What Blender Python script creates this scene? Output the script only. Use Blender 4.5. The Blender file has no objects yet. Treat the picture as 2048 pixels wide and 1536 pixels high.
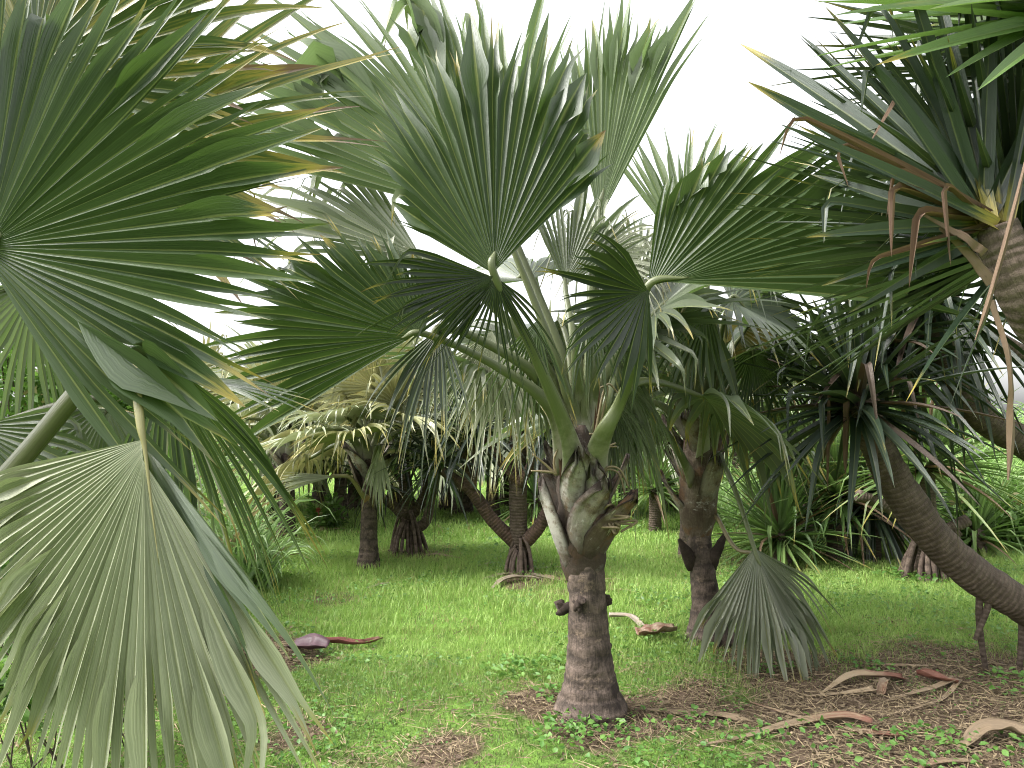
import bpy, math
import numpy as np
from mathutils import Vector

# ------------------------------------------------------------------ camera, sky, sun, exposure
S = bpy.context.scene
COL = S.collection
F = 1479.0            # focal length in pixels of a 2048 wide frame
PITCH = math.radians(3.2)
EYE = 1.6
cam = bpy.data.objects.new('camera', bpy.data.cameras.new('camera'))
COL.objects.link(cam)
cam.data.sensor_width = 36.0
cam.data.lens = 36.0 * F / 2048.0
cam.data.clip_start = 0.05
cam.data.clip_end = 20000
cam.location = (0, 0, EYE)
cam.rotation_euler = (math.pi / 2 + PITCH, 0, 0)
S.camera = cam

SUN_EL, SUN_AZ = math.radians(48), math.radians(-98)   # azimuth from +Y towards +X
w = bpy.data.worlds.new('World')
S.world = w
w.use_nodes = True
nt = w.node_tree
bg = nt.nodes['Background']
sky = nt.nodes.new('ShaderNodeTexSky')
sky.sky_type = 'NISHITA'
sky.sun_disc = False
sky.sun_elevation = SUN_EL
sky.sun_rotation = SUN_AZ
sky.air_density = 1.0
sky.dust_density = 4.0
hs = nt.nodes.new('ShaderNodeHueSaturation')            # overcast: the cloud layer takes the blue out
hs.inputs['Saturation'].default_value = 0.12
nt.links.new(sky.outputs[0], hs.inputs['Color'])
# overcast luminance: zenith three times as bright as the horizon
tc = nt.nodes.new('ShaderNodeTexCoord'); sx = nt.nodes.new('ShaderNodeSeparateXYZ')
nt.links.new(tc.outputs['Generated'], sx.inputs[0])
mr = nt.nodes.new('ShaderNodeMapRange'); nt.links.new(sx.outputs[2], mr.inputs[0])
mr.inputs[3].default_value = 0.72; mr.inputs[4].default_value = 1.3
vm = nt.nodes.new('ShaderNodeVectorMath'); vm.operation = 'SCALE'
nt.links.new(hs.outputs[0], vm.inputs[0]); nt.links.new(mr.outputs[0], vm.inputs['Scale'])
nt.links.new(vm.outputs[0], bg.inputs[0])
bg.inputs[1].default_value = 0.15
sun = bpy.data.objects.new('sun', bpy.data.lights.new('sun', 'SUN'))
COL.objects.link(sun)
sun.data.energy = 1.3
sun.data.angle = math.radians(24)
sun.data.color = (1.0, 0.96, 0.9)
sd = Vector((math.sin(SUN_AZ) * math.cos(SUN_EL), math.cos(SUN_AZ) * math.cos(SUN_EL), math.sin(SUN_EL)))
sun.rotation_euler = sd.to_track_quat('Z', 'Y').to_euler()
S.view_settings.view_transform = 'Standard'
S.view_settings.look = 'None'
S.view_settings.gamma = 1.0
S.view_settings.exposure = 2.02
S.render.engine = 'CYCLES'
cy = S.cycles
cy.use_denoising = True
cy.filter_width = 1.05
cy.max_bounces = 7
cy.diffuse_bounces = 3
cy.glossy_bounces = 2
cy.transmission_bounces = 4
cy.transparent_max_bounces = 4
cy.caustics_reflective = False
cy.caustics_refractive = False

# ------------------------------------------------------------------ helpers
A = np.array
CP, SP = math.cos(PITCH), math.sin(PITCH)
DOWN = A([0, 0, -1.0])
UP = A([0, 0, 1.0])


def P(px, py, d):
    """point seen at pixel (px, py) of the 2048x1536 frame, d metres in front"""
    v = (768 - py) / F * d
    return A([(px - 1024) / F * d, d * CP - v * SP, EYE + d * SP + v * CP])


def G(px, py, z=0.0):
    """point of the ground seen at a pixel"""
    v = (768 - py) / F
    k = (EYE - z) / -(SP + v * CP)
    return P(px, py, k)


def nrm(v):
    v = np.asarray(v, float)
    return v / np.maximum(np.linalg.norm(v, axis=-1, keepdims=True), 1e-9)


def vnoise(x, y, seed=0):
    """smooth value noise"""
    xi, yi = np.floor(x).astype(int), np.floor(y).astype(int)
    fx, fy = x - xi, y - yi
    fx, fy = fx * fx * (3 - 2 * fx), fy * fy * (3 - 2 * fy)

    def h(a, b):
        n = (a * 374761393 + b * 668265263 + seed * 974634541) & 0xffffffff
        n = ((n ^ (n >> 13)) * 1274126177) & 0xffffffff
        return ((n ^ (n >> 16)) & 0xffff) / 65535.0
    return (h(xi, yi) * (1 - fx) + h(xi + 1, yi) * fx) * (1 - fy) + (h(xi, yi + 1) * (1 - fx) + h(xi + 1, yi + 1) * fx) * fy


def gh(x, y):
    """height of the ground"""
    x, y = np.asarray(x, float), np.asarray(y, float)
    return 0.05 * (vnoise(x * .9, y * .9, 3) - .5) + 0.02 * (vnoise(x * 3.1, y * 3.1, 4) - .5)


class Geo:
    """collects vertices, faces, uv per vertex, 'ld' colour per vertex"""
    def __init__(s):
        s.v, s.f, s.uv, s.ld, s.n = [], [], [], [], 0

    def add(s, v, f, uv=None, ld=None):
        v = np.asarray(v, float).reshape(-1, 3)
        k = len(v)
        s.v.append(v)
        s.f.append(np.asarray(f, np.int64).reshape(-1, 4) + s.n)
        s.uv.append(np.zeros((k, 2)) if uv is None else np.asarray(uv, float).reshape(-1, 2))
        s.ld.append(np.zeros((k, 3)) if ld is None else np.broadcast_to(np.asarray(ld, float), (k, 3)))
        s.n += k
        return s

    def build(s, name, mat, parent=None, loc=None, smooth=True):
        V = np.concatenate(s.v); Fc = np.concatenate(s.f); UV = np.concatenate(s.uv); LD = np.concatenate(s.ld)
        root = parent
        while root is not None and root.parent is not None:
            root = root.parent
        off = A(root.location) if root is not None else (A([0, 0, 0.]) if loc is None else A(loc))
        me = bpy.data.meshes.new(name)
        tri = Fc[:, 2] == Fc[:, 3]
        tot = np.where(tri, 3, 4)
        me.vertices.add(len(V))
        me.vertices.foreach_set('co', (V - off).astype(np.float32).ravel())
        keep = np.ones(Fc.shape, bool); keep[tri, 3] = False
        loops = Fc[keep].astype(np.int32)
        me.loops.add(len(loops)); me.loops.foreach_set('vertex_index', loops)
        me.polygons.add(len(Fc))
        me.polygons.foreach_set('loop_start', np.concatenate([[0], np.cumsum(tot)[:-1]]).astype(np.int32))
        me.polygons.foreach_set('loop_total', tot.astype(np.int32))
        me.polygons.foreach_set('use_smooth', np.full(len(Fc), smooth, bool))
        ul = me.uv_layers.new(name='UVMap')
        ul.data.foreach_set('uv', UV[loops].astype(np.float32).ravel())
        at = me.attributes.new('ld', 'FLOAT_COLOR', 'POINT')
        c4 = np.ones((len(V), 4), np.float32); c4[:, :3] = LD
        at.data.foreach_set('color', c4.ravel())
        me.update(calc_edges=True)
        me.materials.append(mat)
        o = bpy.data.objects.new(name, me)
        COL.objects.link(o)
        if parent is not None:
            o.parent = parent
        elif loc is not None:
            o.location = loc
        return o


def tag(o, label=None, cat=None, group=None, kind=None):
    if label: o['label'] = label
    if cat: o['category'] = cat
    if group: o['group'] = group
    if kind: o['kind'] = kind
    return o


def thing(name, label, cat, loc, group=None):
    o = bpy.data.objects.new(name, None)
    o.empty_display_size = .2
    COL.objects.link(o)
    o.location = loc
    return tag(o, label, cat, group)


def grid_faces(nr, nc, wrap=False):
    r, c = np.meshgrid(np.arange(nr - 1), np.arange(nc if wrap else nc - 1), indexing='ij')
    a = r * nc + c; b = r * nc + (c + 1) % nc
    return np.stack([a, b, b + nc, a + nc], -1).reshape(-1, 4)


def spline(pts, k=8):
    """Catmull-Rom through points (any number of columns)"""
    p = np.asarray(pts, float)
    if len(p) == 2:
        t = np.linspace(0, 1, k + 1)[:, None]
        return p[0] * (1 - t) + p[1] * t
    q = np.vstack([2 * p[0] - p[1], p, 2 * p[-1] - p[-2]])
    out = []
    for i in range(1, len(q) - 2):
        t = np.linspace(0, 1, k, endpoint=False)[:, None]
        a, b, c, d = q[i - 1], q[i], q[i + 1], q[i + 2]
        out.append(.5 * (2 * b + (c - a) * t + (2 * a - 5 * b + 4 * c - d) * t ** 2 + (3 * b - a - 3 * c + d) * t ** 3))
    out.append(p[-1:])
    return np.vstack(out)


def tube(geo, pts, rad, k=6, ns=12, ref=(0.13, -1, 0.21), rough=0.0, seed=0, ld=(0, 0, 0), cap=True, ring=0.0, ringstep=.05):
    """tapered tube; rad is a number, a list, or a list of (width, thickness) half sizes; ref gives the thickness axis"""
    pts = np.asarray(pts, float)
    rad = np.asarray(rad, float)
    if rad.ndim == 0: rad = np.full(len(pts), float(rad))
    if rad.ndim == 1: rad = np.stack([rad, rad], 1)
    pr = spline(np.hstack([pts, rad]), k)
    p, ra, rb = pr[:, :3], np.maximum(pr[:, 3], 1e-4), np.maximum(pr[:, 4], 1e-4)
    t = nrm(np.gradient(p, axis=0))
    b = nrm(np.asarray(ref, float) - (t @ np.asarray(ref, float))[:, None] * t)
    a = np.cross(t, b)
    ang = np.linspace(0, 2 * np.pi, ns, endpoint=False)
    arc = np.concatenate([[0], np.cumsum(np.linalg.norm(np.diff(p, axis=0), axis=1))])
    f = np.ones((len(p), ns))
    if rough:
        f += rough * (vnoise(arc[:, None] * 9 + 0 * ang, np.cos(ang)[None] * 1.7 + np.sin(ang)[None] * 2.3 + 9, seed) - .5) * 2
        f += rough * .6 * (vnoise(arc[:, None] * 31 + 0 * ang, ang[None] * 3.0, seed + 5) - .5) * 2
    if ring:
        f += ring * ((arc / ringstep) % 1.0)[:, None]
    v = p[:, None] + a[:, None] * (np.cos(ang)[None, :, None] * (ra[:, None] * f)[..., None]) + b[:, None] * (np.sin(ang)[None, :, None] * (rb[:, None] * f)[..., None])
    uv = np.stack([np.broadcast_to(ang / (2 * np.pi), f.shape), np.broadcast_to(arc[:, None], f.shape)], -1)
    fs = grid_faces(len(p), ns, True)
    V = v.reshape(-1, 3); UV = uv.reshape(-1, 2)
    if cap:
        n0 = len(V)
        V = np.vstack([V, p[:1], p[-1:]])
        UV = np.vstack([UV, UV[:1], UV[-1:]])
        i = np.arange(ns); j = (i + 1) % ns
        e = (len(p) - 1) * ns
        fs = np.vstack([fs, np.stack([j, i, np.full(ns, n0), np.full(ns, n0)], 1), np.stack([e + i, e + j, np.full(ns, n0 + 1), np.full(ns, n0 + 1)], 1)])
    LD = np.asarray(ld, float)
    return geo.add(V, fs, UV, LD)


def straps(geo, o, d, side, L, wd, droop=0., kt=None, kdir=None, fold=.3, M=9, age=None, tone=0., taper=(1.2, .9), base=1.0, pw=1.6, rng=None, sway=0., tipage=0.0, hair=0.0, baseage=0.):
    """N strap leaves at once. o,d,side (N,3); two pleated halves each"""
    rng = rng or np.random.default_rng(0)
    o = np.asarray(o, float).reshape(-1, 3); N = len(o)
    d = nrm(np.broadcast_to(np.asarray(d, float), (N, 3))); side = nrm(np.broadcast_to(np.asarray(side, float), (N, 3)))
    full = lambda x: np.broadcast_to(np.asarray(x, float), (N,)).copy()
    L, wd, droop = full(L), full(wd), full(droop)
    t = np.linspace(0, 1, M)
    kt = full(2.0 if kt is None else kt)
    if kdir is None:
        kdir = nrm(np.tile(DOWN, (N, 1)) + .25 * d + .12 * rng.normal(size=(N, 3)))
    sw = rng.normal(size=(N, 1)) * sway
    dd = d[:, None] + DOWN * (droop[:, None] * t ** pw)[..., None] + side[:, None] * (sw * t ** 1.5)[..., None]
    hinge = np.clip((t[None] - kt[:, None]) * 14, 0, 1)[..., None]
    dd = nrm(dd * (1 - hinge) + kdir[:, None] * hinge)
    p = o[:, None] + np.concatenate([np.zeros((N, 1, 3)), np.cumsum((dd[:, 1:] + dd[:, :-1]) / 2 * (L / (M - 1))[:, None, None], 1)], 1)
    sd = nrm(side[:, None] - (side[:, None] * dd).sum(-1, keepdims=True) * dd)
    nn = np.cross(sd, dd)
    prof = (base + (1 - base) * np.clip(t * 4, 0, 1)) * np.maximum(1 - t ** taper[0], 0) ** taper[1]
    hw = (wd[:, None] * .5 * (prof + hair))[..., None]
    v = np.stack([p - sd * hw + nn * hw * fold, p - nn * hw * fold, p - nn * hw * fold, p + sd * hw + nn * hw * fold], 2)
    fr = np.arange(M - 1)[:, None] * 4
    f1 = (fr + A([0, 1, 5, 4])[None]); f2 = (fr + A([2, 3, 7, 6])[None])
    f = np.vstack([f1, f2])
    fs = (f[None] + (np.arange(N) * M * 4)[:, None, None]).reshape(-1, 4)
    uv = np.zeros((N, M, 4, 2)); uv[..., 0] = A([0, .5, .5, 1]); uv[..., 1] = (t[None] * L[:, None])[..., None]
    ag = full(0. if age is None else age); tn = full(tone)
    ld = np.zeros((N, M, 4, 3))
    ld[..., 0] = rng.random(N)[:, None, None]
    tip = np.clip((t - .72) / .28, 0, 1) ** 1.3
    ta = rng.random(N) ** 2 * tipage
    ld[..., 1] = np.clip(ag[:, None] + tip[None] * ta[:, None] + baseage * np.clip(1 - t / .22, 0, 1)[None], 0, 1)[..., None]
    ld[..., 2] = tn[:, None, None]
    return geo.add(v, fs, uv, ld.reshape(-1, 3))


# ------------------------------------------------------------------ materials
def new_mat(name):
    m = bpy.data.materials.new(name); m.use_nodes = True
    n = m.node_tree
    for x in list(n.nodes): n.nodes.remove(x)
    out = n.nodes.new('ShaderNodeOutputMaterial')
    return m, n, out


class NT:
    def __init__(s, n): s.n = n

    def node(s, t, **kw):
        x = s.n.nodes.new(t)
        for k, v in kw.items():
            if k.startswith('_'): setattr(x, k[1:], v)
            else: x.inputs[k].default_value = v
        return x

    def link(s, a, b): s.n.links.new(a, b)

    def math(s, op, a, b=0., c=None, clamp=False):
        x = s.n.nodes.new('ShaderNodeMath'); x.operation = op; x.use_clamp = clamp
        for i, y in enumerate((a, b, c)):
            if y is None: continue
            if isinstance(y, (int, float)): x.inputs[i].default_value = y
            else: s.link(y, x.inputs[i])
        return x.outputs[0]

    def mix(s, f, a, b, mode='MIX'):
        x = s.n.nodes.new('ShaderNodeMix'); x.data_type = 'RGBA'; x.blend_type = mode
        for i, y in ((0, f), (6, a), (7, b)):
            if isinstance(y, (int, float)): x.inputs[i].default_value = y
            elif isinstance(y, tuple): x.inputs[i].default_value = (*y, 1)
            else: s.link(y, x.inputs[i])
        return x.outputs[2]

    def ramp(s, f, lo, hi, a=0., b=1.):
        x = s.n.nodes.new('ShaderNodeMapRange'); x.interpolation_type = 'SMOOTHSTEP'
        s.link(f, x.inputs[0])
        for i, y in zip((1, 2, 3, 4), (lo, hi, a, b)): x.inputs[i].default_value = y
        return x.outputs[0]

    def noise(s, vec, scale, detail=3., rough=.55):
        x = s.n.nodes.new('ShaderNodeTexNoise'); x.inputs['Scale'].default_value = scale
        x.inputs['Detail'].default_value = detail; x.inputs['Roughness'].default_value = rough
        if vec is not None: s.link(vec, x.inputs['Vector'])
        return x.outputs['Fac']

    def comb(s, a, b, c):
        x = s.n.nodes.new('ShaderNodeCombineXYZ')
        for i, y in enumerate((a, b, c)):
            if isinstance(y, (int, float)): x.inputs[i].default_value = y
            else: s.link(y, x.inputs[i])
        return x.outputs[0]


def leaf_mat(name, dark, light, under, trans=(.16, .30, .04), tw=.2, rough=.42, rib=.6, yellow=(.27, .22, .045), brown=(.11, .07, .04), pale=(.42, .42, .34), veins=26., spec=.5, backmix=.55):
    m, n, out = new_mat(name); k = NT(n)
    at = k.node('ShaderNodeAttribute', _attribute_name='ld')
    sp = k.node('ShaderNodeSeparateColor'); k.link(at.outputs['Color'], sp.inputs[0])
    rnd, age, tone = sp.outputs
    uv = k.node('ShaderNodeUVMap'); su = k.node('ShaderNodeSeparateXYZ'); k.link(uv.outputs[0], su.inputs[0])
    u, v = su.outputs[0], su.outputs[1]
    geo = k.node('ShaderNodeNewGeometry')
    streak = k.noise(k.comb(k.math('MULTIPLY', u, veins), k.math('MULTIPLY', v, 3.), k.math('MULTIPLY', rnd, 40)), 1., 2., .6)
    blot = k.noise(geo.outputs['Position'], 6., 3.)
    base = k.mix(k.math('ADD', k.math('MULTIPLY', rnd, .8), k.math('MULTIPLY', k.math('SUBTRACT', streak, .5), 1.3), clamp=True), dark, light)
    base = k.mix(k.math('MULTIPLY', geo.outputs['Backfacing'], backmix), base, under)
    base = k.mix(k.ramp(blot, .52, .78, 0., .3), base, light)
    base = k.mix(tone, base, pale)
    if rib:
        du = k.math('ABSOLUTE', k.math('SUBTRACT', u, .5))
        base = k.mix(k.ramp(du, .02, .075, rib, 0.), base, (.27, .29, .11))
    spots = k.noise(k.comb(k.math('MULTIPLY', u, 7.), k.math('MULTIPLY', v, 6.), k.math('MULTIPLY', rnd, 70)), 1., 3., .6)
    a2 = k.math('ADD', age, k.math('MULTIPLY', k.math('MULTIPLY', k.math('SUBTRACT', spots, .5), .9), k.ramp(age, .02, .25)), clamp=True)
    base = k.mix(k.ramp(a2, .12, .45), base, yellow)
    base = k.mix(k.ramp(a2, .5, .8), base, brown)
    freck = k.ramp(spots, .70, .74, 0., .5)
    base = k.mix(k.math('MULTIPLY', freck, k.ramp(rnd, .5, .9)), base, (.07, .05, .025))
    b = k.node('ShaderNodeBsdfPrincipled', Roughness=rough)
    b.inputs['Specular IOR Level'].default_value = spec
    k.link(base, b.inputs['Base Color'])
    rr = k.math('ADD', k.math('MULTIPLY', streak, .22), rough - .1)
    k.link(k.math('ADD', rr, k.math('MULTIPLY', k.ramp(age, .4, .8), .25)), b.inputs['Roughness'])
    bp = k.node('ShaderNodeBump', Strength=.35, Distance=.004); k.link(streak, bp.inputs['Height']); k.link(bp.outputs[0], b.inputs['Normal'])
    tr = k.node('ShaderNodeBsdfTranslucent')
    k.link(k.mix(.55, base, k.mix(k.ramp(a2, .2, .6), trans, (.26, .17, .05))), tr.inputs[0])
    ms = k.node('ShaderNodeMixShader', Fac=tw); k.link(b.outputs[0], ms.inputs[1]); k.link(tr.outputs[0], ms.inputs[2])
    k.link(ms.outputs[0], out.inputs[0])
    return m


def bark_mat(name, dark, light, patch=None, ring=40., rough=.85, patchy=.6, bump=.6, streaks=(18, 3), ochre=None, blotch=False):
    """bark by tube uv: u round, v metres along"""
    m, n, out = new_mat(name); k = NT(n)
    uv = k.node('ShaderNodeUVMap'); su = k.node('ShaderNodeSeparateXYZ'); k.link(uv.outputs[0], su.inputs[0])
    u, v = su.outputs[0], su.outputs[1]
    geo = k.node('ShaderNodeNewGeometry')
    pos = geo.outputs['Position']
    n1 = k.noise(pos, 14., 5., .65); n2 = k.noise(pos, 60., 3., .6)
    wob = k.math('MULTIPLY', k.math('SUBTRACT', n1, .5), 1.6)
    rg = k.math('SINE', k.math('ADD', k.math('MULTIPLY', v, ring * 2 * math.pi / 2), k.math('MULTIPLY', wob, 3.)))
    fib = k.noise(k.comb(k.math('MULTIPLY', u, streaks[0] * 6.), k.math('MULTIPLY', v, streaks[1] * 4.), 0.), 1., 4., .65)
    c = k.mix(k.ramp(k.math('ADD', k.math('MULTIPLY', n1, .6), k.math('MULTIPLY', fib, .4)), .32, .68), dark, light)
    c = k.mix(k.ramp(rg, .55, 1., 0., .5), c, dark)
    if patch:
        n3 = k.noise(k.comb(k.math('MULTIPLY', u, 5.), k.math('MULTIPLY', v, 9.), 3.), 1., 5., .7)
        c = k.mix(k.ramp(n3, .56, .66, 0., patchy), c, patch)
    if blotch:
        n5 = k.noise(pos, 8., 3., .5)
        c = k.mix(k.ramp(n5, .60, .67, 0., .85), c, (.028, .02, .017))
    if ochre:
        n4 = k.noise(pos, 7., 4., .6)
        c = k.mix(k.ramp(n4, .52, .62, 0., .75), c, ochre)
    c = k.mix(k.ramp(n2, .3, .55, .4, 0.), c, dark)
    at = k.node('ShaderNodeAttribute', _attribute_name='ld'); sp = k.node('ShaderNodeSeparateColor'); k.link(at.outputs['Color'], sp.inputs[0])
    c = k.mix(k.math('MULTIPLY', sp.outputs[2], k.ramp(k.noise(pos, 9., 5., .7), .38, .58)), c, (.40, .375, .34))
    c = k.mix(sp.outputs[1], c, (.025, .017, .013))
    b = k.node('ShaderNodeBsdfPrincipled', Roughness=rough); b.inputs['Specular IOR Level'].default_value = .25
    k.link(c, b.inputs['Base Color'])
    hgt = k.math('ADD', k.math('ADD', k.math('MULTIPLY', rg, .25), n1), k.math('ADD', k.math('MULTIPLY', n2, .5), k.math('MULTIPLY', fib, .5)))
    bp = k.node('ShaderNodeBump', Strength=bump, Distance=.02); k.link(hgt, bp.inputs['Height']); k.link(bp.outputs[0], b.inputs['Normal'])
    k.link(b.outputs[0], out.inputs[0])
    return m


def stalk_mat(name, green, pale, base_c, rough=.4):
    """petiole: ld.g 0 at blade .. 1 at the woolly base"""
    m, n, out = new_mat(name); k = NT(n)
    at = k.node('ShaderNodeAttribute', _attribute_name='ld'); sp = k.node('ShaderNodeSeparateColor'); k.link(at.outputs['Color'], sp.inputs[0])
    uv = k.node('ShaderNodeUVMap'); su = k.node('ShaderNodeSeparateXYZ'); k.link(uv.outputs[0], su.inputs[0])
    geo = k.node('ShaderNodeNewGeometry')
    fib = k.noise(k.comb(k.math('MULTIPLY', su.outputs[0], 40.), k.math('MULTIPLY', su.outputs[1], 4.), 0.), 1., 3., .6)
    blot = k.noise(geo.outputs['Position'], 22., 4., .65)
    c = k.mix(fib, green, pale)
    wool = k.math('ADD', sp.outputs[1], k.math('MULTIPLY', k.math('SUBTRACT', blot, .5), .5), clamp=True)
    c = k.mix(k.ramp(wool, .4, .85), c, base_c)
    c = k.mix(k.ramp(blot, .66, .74, 0., .35), c, (.12, .075, .04))
    c = k.mix(k.ramp(sp.outputs[2], 0., 1.), c, (.19, .12, .07))
    b = k.node('ShaderNodeBsdfPrincipled', Roughness=rough); k.link(c, b.inputs['Base Color'])
    bp = k.node('ShaderNodeBump', Strength=.3, Distance=.004); k.link(k.math('ADD', fib, blot), bp.inputs['Height']); k.link(bp.outputs[0], b.inputs['Normal'])
    k.link(b.outputs[0], out.inputs[0])
    return m


def plain_leaf(name, c1, c2, c3, tw=.35, rough=.5, trans=(.2, .38, .05)):
    """grass and small leaves: ld.r random, ld.g dryness, ld.b tone to c3"""
    m, n, out = new_mat(name); k = NT(n)
    at = k.node('ShaderNodeAttribute', _attribute_name='ld'); sp = k.node('ShaderNodeSeparateColor'); k.link(at.outputs['Color'], sp.inputs[0])
    c = k.mix(sp.outputs[0], c1, c2)
    c = k.mix(sp.outputs[2], c, c3)
    c = k.mix(sp.outputs[1], c, (.30, .23, .12))
    b = k.node('ShaderNodeBsdfPrincipled', Roughness=rough); b.inputs['Specular IOR Level'].default_value = .35
    k.link(c, b.inputs['Base Color'])
    tr = k.node('ShaderNodeBsdfTranslucent'); k.link(k.mix(.5, c, k.mix(sp.outputs[1], trans, (.3, .22, .1))), tr.inputs[0])
    ms = k.node('ShaderNodeMixShader', Fac=tw); k.link(b.outputs[0], ms.inputs[1]); k.link(tr.outputs[0], ms.inputs[2])
    k.link(ms.outputs[0], out.inputs[0])
    return m


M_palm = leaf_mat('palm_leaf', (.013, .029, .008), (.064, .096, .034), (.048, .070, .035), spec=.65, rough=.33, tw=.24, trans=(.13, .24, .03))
M_palm_pale = leaf_mat('palm_leaf_grey', (.13, .145, .085), (.375, .388, .272), (.33, .34, .235), tw=.16, rough=.5, trans=(.24, .30, .08), rib=.35)
M_palm_gold = leaf_mat('palm_leaf_yellowed', (.12, .135, .05), (.46, .44, .21), (.32, .315, .16), pale=(.30, .31, .22), tw=.15, trans=(.3, .27, .08), rib=.3)
M_palm_shaded = leaf_mat('palm_leaf_shaded', (.007, .015, .005), (.030, .050, .017), (.026, .042, .018), spec=.5, rough=.36, tw=.07, trans=(.08, .15, .02))  # palm leaf with shade put into its colour, for lobes under other fans
M_bg_pale = leaf_mat('palm_leaf_bleached', (.13, .165, .085), (.40, .43, .29), (.34, .37, .25), tw=.16, rough=.5, trans=(.34, .38, .12), rib=.3)
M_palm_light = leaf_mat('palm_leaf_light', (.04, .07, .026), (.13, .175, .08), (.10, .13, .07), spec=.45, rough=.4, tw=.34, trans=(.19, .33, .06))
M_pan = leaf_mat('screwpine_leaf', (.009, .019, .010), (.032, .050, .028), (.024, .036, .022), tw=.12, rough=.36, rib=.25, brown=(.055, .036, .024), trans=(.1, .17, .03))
M_pan_lit = leaf_mat('screwpine_leaf_lit', (.055, .11, .028), (.16, .235, .075), (.10, .15, .06), tw=.26, rough=.4, rib=.2)  # screw pine leaf with its colour brightened to look lit
M_dead = leaf_mat('dead_leaf', (.07, .045, .03), (.17, .115, .075), (.14, .10, .07), tw=.1, rough=.65, rib=0, trans=(.2, .13, .07), veins=40., yellow=(.14, .09, .055), brown=(.085, .048, .03), pale=(.2, .18, .15))
M_trunk = bark_mat('palm_bark', (.026, .020, .016), (.155, .115, .093), (.28, .205, .145), ring=17., patchy=.45, blotch=True)
M_boot = bark_mat('leaf_base_husk', (.07, .045, .03), (.27, .22, .17), (.50, .47, .43), ring=3., patchy=.9, ochre=(.17, .085, .035), bump=.4)
M_panbark = bark_mat('screwpine_bark', (.055, .04, .03), (.145, .11, .085), (.20, .165, .13), ring=60., patchy=.3)
M_panred = bark_mat('screwpine_bark_red', (.05, .034, .027), (.15, .095, .068), (.18, .13, .10), ring=60., patchy=.3)
M_root = bark_mat('stilt_root', (.06, .042, .034), (.20, .15, .12), None, ring=20.)
M_stalk = stalk_mat('palm_stalk', (.055, .072, .022), (.13, .145, .06), (.30, .285, .23))
M_stalk_dark = stalk_mat('old_palm_stalk', (.03, .038, .014), (.085, .085, .035), (.10, .075, .045))
M_stalk_y = stalk_mat('yellowed_stalk', (.12, .115, .035), (.21, .185, .07), (.23, .13, .06))
M_flower = stalk_mat('flower_stalk_skin', (.13, .10, .05), (.19, .15, .08), (.15, .08, .05), rough=.6)
M_husk = leaf_mat('dry_sheath', (.18, .13, .08), (.33, .25, .155), (.24, .175, .11), tw=.05, rough=.6, rib=0, trans=(.3, .2, .1), veins=30., yellow=(.16, .07, .045), brown=(.12, .035, .027), pale=(.32, .29, .25))
M_purple = leaf_mat('purple_sheath', (.028, .011, .016), (.075, .032, .042), (.02, .014, .014), tw=.0, rough=.55, rib=0, veins=12., backmix=1.)
M_grass = plain_leaf('grass_blade', (.21, .34, .075), (.37, .49, .14), (.065, .085, .03))
M_weed = plain_leaf('weed_leaf', (.07, .17, .035), (.15, .28, .06), (.10, .17, .06), rough=.45)
M_straw = plain_leaf('straw', (.19, .145, .085), (.34, .265, .16), (.09, .06, .042), tw=.05, rough=.75)
M_reed = plain_leaf('reed_blade', (.14, .26, .06), (.28, .41, .13), (.38, .45, .30), rough=.45)
M_shrub = plain_leaf('shrub_leaf', (.08, .17, .03), (.22, .36, .08), (.05, .09, .03), rough=.45)
M_bough = bark_mat('shrub_bark', (.05, .04, .03), (.14, .11, .08), None, ring=5.)


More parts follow.
